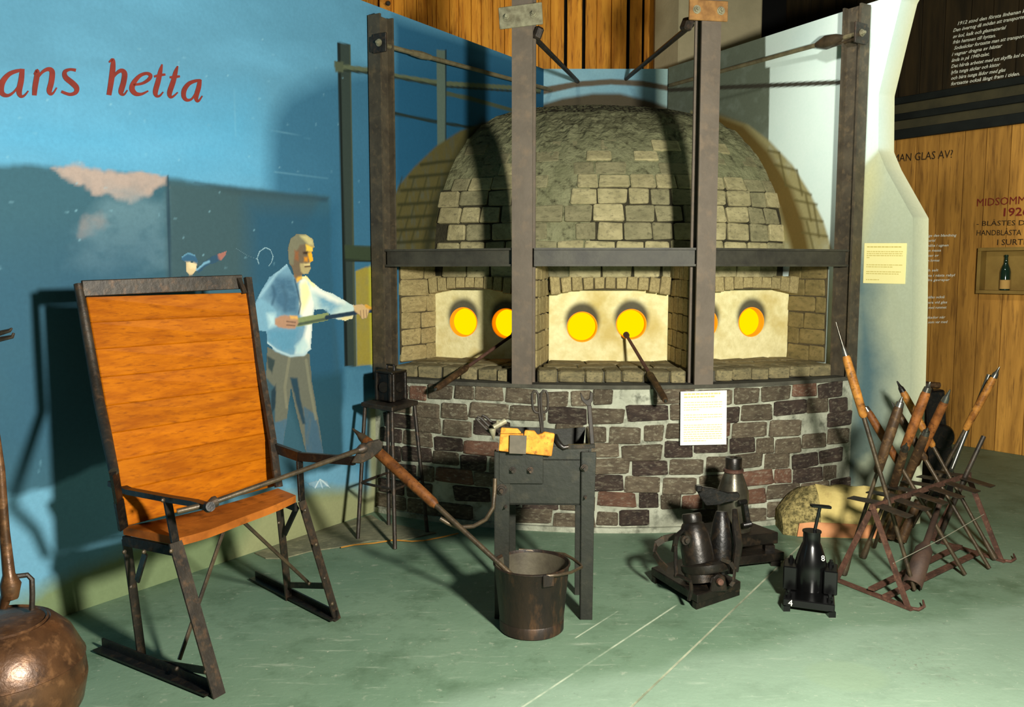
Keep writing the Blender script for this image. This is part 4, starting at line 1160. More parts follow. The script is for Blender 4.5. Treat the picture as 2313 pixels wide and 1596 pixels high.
for s, (xa, ya), (xb, yb) in (
    ('1912 stod den första linbanan klar', (450, 305), (1330, 140)),
    ('Den övertog då mödan att transportera', (395, 388), (1290, 215)),
    ('av kol, kalk och glasmaterial', (392, 462), (1020, 352)),
    ('från hamnen till hyttan.', (390, 530), (905, 447)),
    ('Sodasäckar fortsatte man att transportera', (405, 600), (1330, 440)),
    ('i vagnar dragna av hästar', (380, 676), (980, 570)),
    ('ända in på 1940-talet.', (375, 748), (830, 668)),
    ('Det hårda arbetet med att skyffla kol och', (372, 820), (1290, 672)),
    ('lyfta tunga säckar och kistor', (370, 892), (955, 795)),
    ('och bära tunga lådor med glas', (368, 962), (1020, 860)),
    ('fortsatte också långt fram i tiden.', (366, 1030), (1195, 905))):
    wall_text(up_text, s, *T5(xa, ya), *T5(xb, yb), 7.5, 'white_paint', 0.3)
mid = thing('question_text', on('T', 2080, 362), 'dark capital letters ending in a question mark on the light boards', 'lettering')
wall_text(mid, 'MAN GLAS AV?', 2019, 366, 2153, 356, 17, 'black_letter')
T4 = lambda x_, y_: (2080 + x_ / 5.7, 480 + y_ / 5.7)
hd = thing('midsummer_text', on('T', 2260, 540), 'red and dark capital lettering above the bottle shelf', 'lettering')
wall_text(hd, 'MIDSOMMAR', 2208, 466, 2352, 458, 17, 'red_letter'); wall_text(hd, '1926', 2268, 488, 2326, 486, 18, 'red_letter')
wall_text(hd, '- BLÅSTES DEN', *T4(725, 172), *T4(1500, 158), 11, 'black_letter'); wall_text(hd, 'HANDBLÅSTA', *T4(725, 294), *T4(1300, 290), 12, 'black_letter')
wall_text(hd, 'I SURTE', *T4(990, 418), *T4(1380, 412), 13, 'black_letter')
lw = thing('lower_text', on('T', 2120, 640), 'small white handwritten lines on the boards beside the wall end', 'lettering')
for s, xa, xb, y_ in (('så läge den blandning', 20, 462, 312), ('material', 36, 190, 378), ('smälta i ugnen', 55, 362, 440), ('d den massa', 22, 266, 505), ('heter av', 50, 235, 570), ('sedan formas', 22, 245, 634),
                      ('och salt', 42, 232, 760), ('nytta i nästa rabyl', 36, 442, 825), ('då dra gevreper', 14, 376, 884), ('sist', 14, 80, 940),
                      ('att sällas också', 22, 312, 1105), ('till vara vid glas', 8, 345, 1172), ('rents med rummet', 4, 336, 1238), ('sader', 0, 82, 1288), ('att skador när', 10, 320, 1365), ('grov, som var med', -5, 346, 1425)):
    wall_text(lw, s, *T4(xa, y_), *T4(xb, y_ - 6), 5.5, 'white_paint', 0.25)

# bottle in its little box shelf
sh = thing('bottle_shelf', on('T', 2270, 660), 'shallow pale wooden box shelf fixed to the timber wall', 'shelf')
def tbox(x0, y0, x1, y1, o0, o1, name, mat, parent):
    m_ = MB(); p = [on('T', x0, y1), on('T', x1, y1), on('T', x1, y0), on('T', x0, y0)]
    m_.prism([q + TWn * o0 for q in p], TWn * (o1 - o0)); return m_.build(name, mat, parent, bevel=0.002)
SY = [(2214, 560), (2400, 552), (2400, 664), (2214, 662)]
a0 = on('T', 2216, 662); b0 = on('T', 2216, 560); W_ = 0.52; H_ = b0.z - a0.z
def shelf_part(u0, u1, z0, z1, o0, o1, name):
    m_ = MB(); q = [a0 + TWd * u0 + Vector((0, 0, z0)), a0 + TWd * u1 + Vector((0, 0, z0)), a0 + TWd * u1 + Vector((0, 0, z1)), a0 + TWd * u0 + Vector((0, 0, z1))]
    m_.prism([k_ + TWn * o0 for k_ in q], TWn * (o1 - o0)); return m_.build(name, 'shelf_wood', sh, bevel=0.002)
shelf_part(0, W_, 0, 0.028, 0.001, 0.10, 'bottom_board'); shelf_part(0, W_, H_ - 0.028, H_, 0.001, 0.10, 'top_board')
shelf_part(0, 0.028, 0.028, H_ - 0.028, 0.001, 0.10, 'side_board'); shelf_part(W_ - 0.028, W_, 0.028, H_ - 0.028, 0.001, 0.10, 'side_board'); shelf_part(0.028, W_ - 0.028, 0.028, H_ - 0.028, 0.001, 0.006, 'back_board')
bp = on('T', 2276, 655); bp = a0 + TWd * ((bp - a0).dot(TWd)) + TWn * 0.055 + Vector((0, 0, 0.029))
bt = thing('glass_bottle', bp, 'dark green glass bottle with tan label in the box shelf', 'bottle')
m_ = MB(); m_._lathe([(0.036, 0), (0.038, 0.01), (0.038, 0.15), (0.032, 0.18), (0.016, 0.22), (0.013, 0.27), (0.016, 0.275), (0.016, 0.288), (0.012, 0.29)], bp, Vector((0, 0, 1)), 20, True); m_.build('bottle_body', 'bottle_glass', bt, smooth=True)
m_ = MB(); m_._lathe([(0.0388, 0.012), (0.0388, 0.085)], bp, Vector((0, 0, 1)), 20, False); m_.build('label', 'bottle_label', bt, smooth=True)

# printed paper notices
def notice(name, label, quad, n, rows, mat, inkm, plane_n):
    root = thing(name, quad[0], label, 'notice')
    m_ = MB(); m_.prism(quad, plane_n * 0.004); pap = m_.build('sheet', mat, root)
    a_, b_, c_, d_ = [Vector(q) + plane_n * 0.0048 for q in quad]     # bl, br, tr, tl
    r = random.Random(5)
    k = 0
    for v, u1, hh in rows:
        u = 0.07; m_ = MB()
        while u < u1:
            w = r.uniform(0.03, 0.09); e = min(u + w, u1)
            def q(uu, vv): return (d_ + (c_ - d_) * uu) * (1 - vv) + (a_ + (b_ - a_) * uu) * vv
            m_.add([q(u, v), q(e, v), q(e, v + hh), q(u, v + hh)], [(0, 1, 2, 3)])
            u = e + 0.012
        m_.build('print_line', inkm, pap)
quad = []
for px in ((1536, 1005), (1640, 1003), (1641, 881), (1537, 884)):
    r_ = Vector(ray(*px)); c = Vector(CAM)
    nrm = (polar(8.9, 1, 0) - C0).normalized(); nrm.z = 0; nrm.normalize()
    p0 = polar(8.9, RB + 0.02, 0)
    quad.append(c + r_ * ((p0 - c).dot(nrm) / r_.dot(nrm)))
rows_ = [(0.035, 0.86, 0.03), (0.09, 0.74, 0.03)] + [(0.2 + 0.045 * i, 0.9 if i % 4 != 3 else 0.4, 0.014) for i in range(4)] + [(0.43 + 0.045 * i, 0.9 if i != 2 else 0.5, 0.014) for i in range(3)] + [(0.62 + 0.042 * i, 0.9 if i != 7 else 0.55, 0.014) for i in range(8)]
notice('paper_notice', 'white printed paper notice fixed to the brick furnace base', quad, None, rows_, 'paper', 'ink', nrm)
quad = [on('R', *px) + RWn * 0.002 for px in ((1951, 639), (2045, 641), (2049, 549), (1954, 549))]
rows_ = [(0.08, 0.9, 0.025)] + [(0.2 + 0.05 * i, 0.93 if i < 3 else 0.14, 0.018) for i in range(4)] + [(0.53 + 0.05 * i, 0.93 if i < 1 else 0.7, 0.018) for i in range(2)] + [(0.7 + 0.05 * i, 0.9 if i < 1 else 0.85, 0.018) for i in range(2)] + [(0.9, 0.4, 0.018)]
notice('paper_notice', 'yellowish printed notice on the pale wall end beside the frame', quad, None, rows_, 'paper_yellow', 'ink2', RWn)

# ================================================================== GLASSBLOWER'S CHAIR
Zc = lambda x_, y_: (140 + x_ / 1.603, 600 + y_ / 1.603)
chair = thing('glassblower_chair', atz(420, 1450, 0), 'high-backed iron chair with orange plank back and long forward arms', 'chair')
# back plane from its four corners
BLc = atz(*Zc(240, 940), 0.56); BRc = atz(*Zc(778, 795), 0.57); TLc = at(*Zc(88, 112), 3.27); TRc = at(*Zc(668, 96), 3.70)
bn = ((BRc - BLc).cross(TLc - BLc)).normalized()
if bn.y > 0: bn = -bn                                        # towards the sitter (camera side)
cuts = [0, 0.115, 0.235, 0.36, 0.485, 0.605, 0.725, 0.85, 1.0]  # from the top
def backpt(u, v):                                            # u left-right, v top-bottom, slight hollow at the foot
    p = lerp(lerp(TLc, TRc, u), lerp(BLc, BRc, u), v)
    return p
for a_, b_ in zip(cuts[:-1], cuts[1:]):
    g = 0.0
    q = [backpt(0, b_ - g), backpt(1, b_ - g), backpt(1, a_ + g), backpt(0, a_ + g)]
    m_ = MB(); m_.prism(q, -bn * 0.022); m_.build('back_board', 'chair_wood', chair, bevel=0.003)
backside = -bn
# rails of the back
def flat(pts, w, t, nrm):
    m_ = MB()
    for a_, b_ in zip(pts[:-1], pts[1:]): m_.bar(a_, b_, w, t, nrm)
    return m_
lt0 = at(*Zc(58, 66), 3.24); lt1 = at(*Zc(130, 470), 3.16); lt2 = atz(*Zc(188, 745), 0.82)
m_ = MB(); m_.tube([lt0, lerp(lt0, lt1, 0.5) + bn * 0.002, lt1, lerp(lt1, lt2, 0.5), lt2], [0.016, 0.019, 0.02, 0.02, 0.017], 10)
m_.build('side_rail', 'iron', chair, smooth=True)
lb0 = lt2; lb1 = atz(*Zc(205, 850), 0.68); lb2 = atz(*Zc(222, 950), 0.56)
m_ = flat([lb0, lb1, lb2], 0.035, 0.012, bn); m_.build('side_rail', 'iron_black', chair)
rt0 = at(*Zc(672, 42), 3.72); rt1 = at(*Zc(712, 340), 3.67); rt2 = at(*Zc(762, 630), 3.6)
m_ = flat([rt0, rt1, rt2], 0.03, 0.02, bn); m_.build('side_rail', 'iron', chair)
rb0 = rt2; rb1 = at(*Zc(775, 740), 3.55); rb2 = at(*Zc(785, 800), 3.53)
m_ = flat([rb0, rb1, rb2], 0.035, 0.012, bn); m_.build('side_rail', 'iron', chair)
tr0 = at(*Zc(72, 82), 3.24); tr1 = at(*Zc(652, 58), 3.71)
m_ = MB(); m_.bar(tr0, tr1, 0.016, 0.062, Vector((0, 0, 1))); m_.build('top_rail', 'iron', chair, bevel=0.003)
m_ = MB(); m_.bar(at(*Zc(640, 45), 3.69), at(*Zc(662, 100), 3.68), 0.02, 0.012, bn); m_.build('bracket', 'iron', chair)
# seat planks, with a wavy worn front edge
SBL = atz(*Zc(228, 968), 0.555); SFL = atz(*Zc(425, 985), 0.545); SFR = atz(*Zc(846, 830), 0.565); SBR = atz(*Zc(782, 805), 0.565)
SBL = BLc + Vector((-0.02, 0.0, 0)); SBL.z = 0.555
for a_, b_, wav in ((0.0, 0.48, 0), (0.485, 1.0, 1)):
    n_ = 18; top = []
    fp = []; bp_ = []
    for i in range(n_ + 1):
        u = i / n_; back = lerp(SBL, SBR, u); frn = lerp(SFL, SFR, u)
        dirf = (frn - back)
        fo = b_ + (0.05 * math.sin(u * 9.0) * (0.6 if wav else 0) if wav else 0)
        dip = -0.012 * math.sin(math.pi * u)
        fp.append(back + dirf * fo + Vector((0, 0, dip))); bp_.append(back + dirf * a_ + Vector((0, 0, dip)))
    m_ = MB(); vs = []; fs = []
    for i in range(n_ + 1): vs += [bp_[i], fp[i], fp[i] - Vector((0, 0, 0.03)), bp_[i] - Vector((0, 0, 0.03))]
    for i in range(n_):
        k = 4 * i; fs += [(k + j, k + (j + 1) % 4, k + 4 + (j + 1) % 4, k + 4 + j) for j in range(4)]
    fs += [(0, 1, 2, 3), (4 * n_ + 3, 4 * n_ + 2, 4 * n_ + 1, 4 * n_)]
    m_.add(vs, fs).build('seat_board', 'seat_wood', chair)
wv = (SFR - SFL).normalized(); fv = Vector((wv.y, -wv.x, 0)).normalized()      # across, and forward
# seat side irons
for a_, b_ in ((SBL, SFL), (SBR, SFR)):
    m_ = MB(); m_.bar(a_ - Vector((0, 0, 0.052)), b_ - Vector((0, 0, 0.052)), 0.012, 0.036); m_.build('seat_iron', 'iron_black', chair)
# legs: angle iron
def angle_leg(pts, w, name, mat, side):
    m_ = MB(); 
    for a_, b_ in zip(pts[:-1], pts[1:]):
        d = (b_ - a_).normalized(); s_ = (side - d * side.dot(d)).normalized(); o_ = d.cross(s_)
        m_.bar(a_, b_, w, 0.007, o_); m_.bar(a_ + s_ * (w / 2) + o_ * (w * 0.35) * 1, b_ + s_ * (w / 2) + o_ * (w * 0.35), 0.007, w * 0.7, o_)
    return m_.build(name, mat, chair)
FLf = atz(495, 1572, 0.0); BLf = atz(320, 1482, 0.004); FRf = atz(762, 1400, 0.0); BRf = atz(652, 1352, 0.004)
FLt = at(*Zc(382, 850), 2.97); FLs = at(*Zc(410, 1000), 2.95); FRt = at(*Zc(860, 705), 3.5); FRs = at(*Zc(868, 850), 3.49)
angle_leg([FLf, FLs], 0.052, 'leg', 'iron', wv); angle_leg([BLf, atz(*Zc(232, 985), 0.5)], 0.034, 'leg', 'iron', wv)
angle_leg([FRf, FRs], 0.04, 'leg', 'iron', wv); angle_leg([BRf, at(*Zc(785, 850), 3.56)], 0.036, 'leg', 'iron', wv)
for a_, b_ in ((FLs, FLt), (FRs, FRt)):
    m_ = MB(); m_.bar(a_, b_, 0.032, 0.012, fv); m_.build('arm_support', 'iron_black', chair, bevel=0.002)
# arms
a0_ = at(*Zc(178, 785), 3.14); a1_ = at(*Zc(240, 815), 3.09); a2_ = at(*Zc(382, 842), 2.97); a3_ = at(*Zc(480, 858), 2.87); a4_ = at(*Zc(530, 872), 2.81)
m_ = MB()
for p, q_ in ((a0_, a1_), (a1_, a2_), (a2_, a3_), (a3_, a4_)): m_.bar(p, q_, 0.03, 0.02)
m_.tube([a4_ + fv * 0.0, a4_ + Vector((0.012, -0.012, 0.004))], [0.02, 0.017], 14)
m_.build('arm', 'iron_black', chair)
b0_ = at(*Zc(762, 655), 3.62); b1_ = at(*Zc(860, 690), 3.5); b2_ = at(800, 1040, 3.38); b3_ = at(838, 1022, 3.34); b4_ = at(862, 1000, 3.36)
m_ = MB(); m_.bar(b0_, b1_, 0.02, 0.04); m_.bar(b1_, b2_, 0.02, 0.036)
m_.build('arm', 'iron_black', chair)
tipn = Vector((-0.55, -0.6, 0.55)).normalized()
m_ = MB(); poly = [at(x_, y_, 3.36) for x_, y_ in ((792, 1046), (808, 1018), (830, 998), (854, 992), (865, 1000), (862, 1016), (838, 1036), (815, 1047))]
m_.prism(poly, Vector((0.0, 0.014, 0.0))); m_.build('arm_horn', 'iron', chair, bevel=0.004)
# runners and bracing
sk0 = atz(*Zc(130, 1385), 0.012); sk1 = atz(*Zc(535, 1548), 0.012)
m_ = MB(); m_.bar(sk0, sk1, 0.04, 0.008); m_.bar(sk0 + Vector((0.012, 0.016, 0.018)), sk1 + Vector((0.012, 0.016, 0.018)), 0.008, 0.036); m_.build('runner', 'iron_black', chair)
sk2 = atz(*Zc(690, 1130), 0.012); sk3 = atz(*Zc(985, 1280), 0.012)
m_ = MB(); m_.bar(sk2, sk3, 0.036, 0.008); m_.bar(sk2 + Vector((0.012, 0.014, 0.016)), sk3 + Vector((0.012, 0.014, 0.016)), 0.008, 0.03); m_.build('runner', 'iron_black', chair)
def brace(p, q_, w=0.026, t=0.008, name='brace', mat='iron_black', up=(0, 0, 1)):
    m_ = MB(); m_.bar(p, q_, t, w, up); return m_.build(name, mat, chair)
brace(at(*Zc(318, 1432), 3.1), at(*Zc(522, 1465), 2.9)); brace(at(*Zc(828, 1155), 3.7), at(*Zc(950, 1158), 3.55))
brace(at(*Zc(272, 1140), 3.06), at(*Zc(302, 1040), 3.02)); brace(at(*Zc(806, 970), 3.6), at(*Zc(852, 870), 3.52))
m_ = MB(); m_.tube([at(*Zc(655, 925), 3.38), at(*Zc(890, 1145), 3.62)], 0.008, 8); m_.build('cross_rod', 'pipe_iron', chair)
m_ = MB(); m_.tube([at(*Zc(588, 950), 3.32), at(*Zc(425, 1425), 3.0)], 0.008, 8); m_.build('cross_rod', 'pipe_iron', chair)
for zx, zy, Y in ((225, 1035, 3.05), (296, 1035, 3.02), (395, 1032, 2.93), (250, 1162, 3.08), (415, 1458, 2.97), (520, 1468, 2.88), (880, 885, 3.46), (920, 1008, 3.46), (950, 1130, 3.46), (978, 1222, 3.47), (785, 930, 3.56), (895, 1150, 3.58), (365, 848, 2.95)):
    p = at(*Zc(zx, zy), Y - 0.02); m_ = MB(); m_._lathe([(0.009, 0), (0.008, 0.004), (0.003, 0.007)], p, fv, 8, True); m_.build('rivet', 'pipe_iron', chair)

# iron lying across the chair arms
pn = thing('pontil_iron', a4_, 'long iron pontil rod lying across the two chair arms', 'rod')
r0_ = at(400, 1155, 2.79); r1_ = at(470, 1138, 2.84); r2_ = at(816, 1014, 3.36)
m_ = MB(); m_.tube([r0_, r1_, lerp(r1_, r2_, 0.5), r2_], [0.010, 0.0105, 0.0095, 0.011], 10); m_.build('shaft', 'pipe_iron', pn, smooth=True)
dv = (r2_ - r1_).normalized()
m_ = MB(); m_.tube([r2_ - dv * 0.02, r2_, r2_ + dv * 0.02, r2_ + dv * 0.045], [0.011, 0.02, 0.022, 0.012], 12); m_.build('knob', 'iron', pn, smooth=True)
m_ = MB(); m_.tube([r1_ + dv * 0.005, r1_ + dv * 0.02, r1_ + dv * 0.03], [0.012, 0.02, 0.02], 14); m_.build('collar', 'iron', pn)

# ================================================================== TALL STOOL AND MOULD
stool = thing('iron_stool', atz(885, 1205, 0), 'tall four-legged iron stool against the mural beside the brick base', 'stool')
feet = [atz(808, 1218, 0), atz(892, 1240, 0), atz(965, 1203, 0), atz(878, 1187, 0)]
cen = sum(feet, Vector()) / 4
ztop = 0.72
tops = [atz(815, 918, ztop), atz(886, 930, ztop), atz(945, 914, ztop)]; tops.append(tops[0] + tops[2] - tops[1])
ct = sum(tops, Vector()) / 4
m_ = MB(); m_.prism(tops, (0, 0, 0.026)); m_.build('stool_top', 'iron', stool, bevel=0.004)
legs = []
for f_, t_ in zip(feet, tops):
    tt_ = lerp(ct, t_, 0.86); tt_.z = ztop; legs.append((f_, tt_))
    m_ = MB(); m_.tube([f_ + Vector((0, 0, 0.002)), tt_], 0.0115, 10); m_.build('leg', 'iron', stool, smooth=True)
for i, j in ((0, 1), (1, 2), (2, 3), (3, 0)):
    m_ = MB(); m_.tube([lerp(*legs[i], 0.42), lerp(*legs[j], 0.42)], 0.008, 8); m_.build('stretcher', 'iron', stool, smooth=True)
mould = thing('box_mould', ct + Vector((0, 0, 0.026)), 'small dark iron box mould standing on the tall stool', 'mould')
e1 = (tops[1] - tops[0]).normalized(); e2 = (tops[2] - tops[1]).normalized()
R3 = Matrix((e1, e2, Vector((0, 0, 1)))).transposed()
bs = 0.148; bc = ct + Vector((0.005, 0.02, 0.026 + 0.005 + 0.17 / 2))
m_ = MB(); m_.box(bc, (bs, bs, 0.165), R3); mbody = m_.build('mould_body', 'iron_black', mould, bevel=0.006)
for off, n_ in ((-e2, e2), (e1, e1)):
    s_ = e1 if n_ == e2 else e2
    p = bc + (off * (bs / 2))
    for k_ in (-1, 1):
        m_ = MB(); m_.bar(p + s_ * k_ * (bs / 2 - 0.012) - Vector((0, 0, 0.08)), p + s_ * k_ * (bs / 2 - 0.012) + Vector((0, 0, 0.083)), 0.022, 0.022, s_); m_.build('corner_rib', 'mould_iron', mould, bevel=0.004)
    m_ = MB(); m_._lathe([(0.034, 0), (0.03, 0.008), (0.012, 0.012)], p, off, 18, True); m_.build('boss', 'mould_iron', mould, smooth=True)
m_ = MB(); m_.box(bc + Vector((0, 0, 0.087)), (bs + 0.012, bs + 0.012, 0.014), R3); m_.build('lid', 'mould_iron', mould, bevel=0.004)
m_ = MB(); hp = bc + Vector((0, 0, 0.094)); m_.tube([hp + e1 * 0.03, hp + e1 * 0.03 + Vector((0, 0, 0.03)), hp - e1 * 0.03 + Vector((0, 0, 0.03)), hp - e1 * 0.03], 0.007, 8); m_.build('handle', 'iron_black', mould)

# ================================================================== TOOL STAND, BUCKET
def local(o_, ex, ey):
    return lambda u, v, z: o_ + ex * u + ey * v + Vector((0, 0, z))
ts = thing('tool_stand', atz(1220, 1390, 0), 'black sheet-iron tool box on four legs in front of the furnace', 'tool stand')
ex_ = Vector((0.9995, -0.03, 0)); ey_ = Vector((0.03, 0.9995, 0))
S_ = local(Vector((-0.056, 3.545, 0)), ex_, ey_)
WB, DB = 0.385, 0.27
# box: front, back, sides, floor
m_ = MB(); m_.prism([S_(0.03, 0, 0.505), S_(WB - 0.03, 0, 0.505), S_(WB, 0, 0.76), S_(0, 0, 0.76)], ey_ * 0.008); m_.build('front_plate', 'stand', ts)
m_ = MB(); m_.prism([S_(0.03, DB, 0.505), S_(WB - 0.03, DB, 0.505), S_(WB, DB, 0.795), S_(0.25, DB, 0.785), S_(0.2, DB, 0.79), S_(0, DB, 0.795)], ey_ * 0.008); m_.build('rear_plate', 'stand', ts)
m_ = MB(); m_.prism([S_(0.0, 0, 0.505), S_(0.0, DB, 0.505), S_(0.0, DB, 0.79), S_(0.0, 0, 0.76)], ex_ * 0.01); m_.build('side_plate', 'stand', ts)
m_ = MB(); m_.prism([S_(WB, 0, 0.505), S_(WB, DB, 0.505), S_(WB, DB, 0.79), S_(WB, 0, 0.76)], ex_ * 0.01); m_.build('side_plate', 'stand', ts)
m_ = MB(); m_.prism([S_(0, 0, 0.505), S_(WB, 0, 0.505), S_(WB, DB, 0.505), S_(0, DB, 0.505)], (0, 0, 0.008)); m_.build('bottom_plate', 'stand', ts)
m_ = MB(); m_.prism([S_(0, 0, 0.70), S_(WB, 0, 0.70), S_(WB, DB, 0.70), S_(0, DB, 0.70)], (0, 0, 0.006)); m_.build('tray', 'iron_black', ts)
m_ = MB(); m_.prism([S_(0.0, -0.014, 0.615), S_(0.02, -0.014, 0.6), S_(0.19, -0.014, 0.6), S_(0.19, -0.014, 0.735), S_(0.0, -0.014, 0.735)], ey_ * 0.013); m_.build('side_flap', 'stand', ts, bevel=0.002)
for u, v, w in ((-0.02, -0.012, 0.062), (WB - 0.035, -0.012, 0.055)):
    m_ = MB(); zt = 0.74
    m_.prism([S_(u + (0.006 if u < 0 else 0.0), v, 0.0), S_(u + w, v, 0.0), S_(u + w + 0.004, v, 0.5), S_(u + w + 0.01, v, zt), S_(u, v, zt)], ey_ * 0.007)
    m_.prism([S_(u, v, 0.0), S_(u, v + 0.04, 0.0), S_(u, v + 0.04, zt), S_(u, v, zt)], ex_ * 0.007); m_.build('leg', 'stand', ts, bevel=0.0015)
for u in (0.035, WB - 0.045):
    m_ = MB(); m_.prism([S_(u, DB, 0.0), S_(u + 0.03, DB, 0.0), S_(u + 0.03, DB, 0.6), S_(u, DB, 0.6)], ey_ * 0.007); m_.build('leg', 'stand', ts, bevel=0.0015)
for u, z, rr in ((0.012, 0.575, 0.018), (0.03, 0.5, 0.006), (0.06, 0.66, 0.011), (0.135, 0.66, 0.011), (WB - 0.02, 0.672, 0.012), (WB - 0.015, 0.545, 0.006)):
    bolt(S_(u, -0.015, z), -ey_, rr, ts, 'iron')
for z in (0.7, 0.62, 0.56): bolt(S_(WB + 0.01, 0.06, z), ex_, 0.011, ts, 'iron')
# hook that carries the blowpipe
hk = [(1118, 1080, 3.53), (1117, 1110, 3.52), (1114, 1145, 3.5), (1098, 1172, 3.5), (1070, 1188, 3.5), (1035, 1191, 3.5), (1010, 1180, 3.5), (994, 1170, 3.5)]
m_ = MB(); m_.tube([at(*h_) for h_ in hk], 0.0095, 10); m_.build('pipe_hook', 'pipe_iron', ts, smooth=True)

# things lying in the tool stand
def thing1(mb_, name, mat, label, cat, group=None, smooth=False, bevel=0.0):
    return tag(mb_.build(name, mat, smooth=smooth, bevel=bevel), label, cat, group)
Z7 = lambda x_, y_, Y: at(1060 + x_ / 7.228, 860 + y_ / 7.228, Y)
wb = thing('wooden_former', Z7(930, 1180, 3.51), 'orange notched wooden former hung over the front of the tool box', 'wood block')
m_ = MB(); m_.prism([Z7(x_, y_, 3.525) for x_, y_ in ((880, 1165), (1340, 1212), (1392, 850), (1220, 820), (1180, 850), (1110, 870), (1065, 805), (905, 795), (890, 880))], (0, -0.022, 0)); m_.build('former_board', 'new_wood', wb, bevel=0.003)
wb2 = thing('wooden_former', Z7(600, 1130, 3.51), 'darker stepped wooden former behind the grey square plate', 'wood block')
m_ = MB(); m_.prism([Z7(x_, y_, 3.525) for x_, y_ in ((480, 1125), (700, 1150), (880, 1160), (880, 850), (505, 850))], (0, -0.022, 0)); m_.build('front_board', 'new_wood', wb2, bevel=0.003)
m_ = MB(); m_.prism([Z7(x_, y_, 3.565) for x_, y_ in ((505, 870), (800, 880), (860, 850), (790, 770), (520, 755))], (0, -0.018, 0)); m_.build('rear_board', 'new_wood', wb2, bevel=0.003)
m_ = MB(); m_.prism([Z7(x_, y_, 3.497) for x_, y_ in ((652, 1180), (925, 1190), (938, 890), (660, 880))], (0, -0.006, 0))
thing1(m_, 'square_plate', 'plate_grey', 'grey square metal plate leaning on the wooden formers', 'plate', bevel=0.001)
# shears with two looped handles
sh_ = thing('shears', Z7(1175, 860, 3.62), 'iron shears standing upright with two long looped handles', 'shears')
def loopw(pts, Y, name, parent, r=0.0055, closed=False):
    P = [Z7(x_, y_, Y) for x_, y_ in pts]
    if closed: P = P + [P[0]]
    m_ = MB(); m_.tube(P, r, 8); return m_.build(name, 'tool_dark', parent, smooth=True)
loopw([(1185, 870), (1165, 700), (1140, 500), (1130, 300), (1120, 210), (1090, 165), (1050, 170), (1022, 220), (1025, 330), (1040, 450), (1065, 500), (1100, 520), (1135, 520)], 3.62, 'handle', sh_)
loopw([(1195, 870), (1195, 700), (1180, 500), (1165, 300), (1175, 200), (1210, 155), (1250, 165), (1275, 215), (1285, 330), (1280, 450), (1255, 500), (1205, 515)], 3.625, 'handle', sh_)
m_ = MB(); m_.bar(Z7(1190, 830, 3.62), Z7(1185, 1080, 3.66), 0.02, 0.012, (0, 1, 0)); m_.build('blade', 'pipe_iron', sh_)
# open-ended spanner
sp_ = thing('spanner', Z7(1990, 900, 3.6), 'heavy open-ended spanner standing at the right end of the tool box', 'spanner')
m_ = MB(); m_.bar(Z7(2010, 1050, 3.58), Z7(1960, 400, 3.64), 0.019, 0.012, (0, 1, 0)); m_.build('shank', 'tool_dark', sp_, bevel=0.003)
m_ = MB(); m_.prism([Z7(x_, y_, 3.65) for x_, y_ in ((1920, 400), (1870, 350), (1830, 310), (1805, 190), (1825, 190), (1860, 260), (1890, 300), (1930, 305), (1960, 280), (1968, 180), (1985, 165), (2020, 200), (2012, 320), (1985, 350), (1985, 400))], (0, -0.014, 0)); m_.build('jaw', 'tool_dark', sp_, bevel=0.002)
m_ = MB(); m_.bar(Z7(1610, 1070, 3.535), Z7(2050, 1060, 3.535), 0.014, 0.018, (0, 0, 1)); m_.tube([Z7(1620, 1075, 3.535), Z7(1540, 1090, 3.535), Z7(1480, 1050, 3.54), Z7(1430, 980, 3.55), Z7(1400, 890, 3.57)], [0.008, 0.012, 0.014, 0.014, 0.012], 10)
thing1(m_, 'bent_iron', 'mould_iron', 'dark bent iron bar lying along the box rim', 'tool', smooth=True)
# tongs and funnel at the left end
tg = thing('tongs', Z7(330, 820, 3.6), 'black tongs with two looped grips at the left end of the tool box', 'tongs')
loopw([(400, 880), (300, 810), (170, 680), (110, 610), (135, 585), (190, 610), (300, 720), (420, 860)], 3.6, 'grip', tg, 0.006)
loopw([(460, 880), (380, 780), (240, 650), (190, 590), (215, 562), (270, 590), (380, 690), (440, 760)], 3.63, 'grip', tg, 0.006)
fn = thing('funnel', Z7(380, 900, 3.55), 'small pale metal funnel with tube lying on the tongs', 'funnel')
m_ = MB(); m_.tube([Z7(390, 960, 3.56), Z7(390, 900, 3.555), Z7(378, 800, 3.55), Z7(375, 778, 3.55)], [0.002, 0.008, 0.0155, 0.016], 12); m_.build('cone', 'galv', fn, smooth=True)
m_ = MB(); m_.tube([Z7(390, 760, 3.56), Z7(590, 650, 3.58)], 0.0125, 12); m_.tube([Z7(455, 690, 3.565), Z7(460, 640, 3.565)], 0.006, 8); m_.build('pipe', 'galv', fn, smooth=True)

# bucket
bc_ = Vector((0.083, 3.44, 0))
bk = thing('iron_bucket', bc_, 'rusty iron bucket with folded bail handle in front of the tool stand', 'bucket')
m_ = MB(); m_._lathe([(0.001, 0.0), (0.128, 0.0), (0.132, 0.004), (0.133, 0.05), (0.136, 0.052), (0.158, 0.278), (0.163, 0.283), (0.163, 0.288), (0.157, 0.29), (0.154, 0.28), (0.131, 0.03), (0.001, 0.028)], bc_, Vector((0, 0, 1)), 40, False); m_.build('bucket_body', 'bucket', bk, smooth=True)
m_ = MB(); m_._lathe([(0.136, 0.006), (0.137, 0.048), (0.1345, 0.052)], bc_, Vector((0, 0, 1)), 40, False); m_.build('foot_band', 'bucket', bk, smooth=True)
m_ = MB(); m_._lathe([(0.1525, 0.278), (0.1295, 0.034)], bc_, Vector((0, 0, 1)), 40, False); m_.build('lining', 'bucket_in', bk, smooth=True)
ear0 = at(1236, 1302, 3.30); ear1 = at(1172, 1243, 3.58)
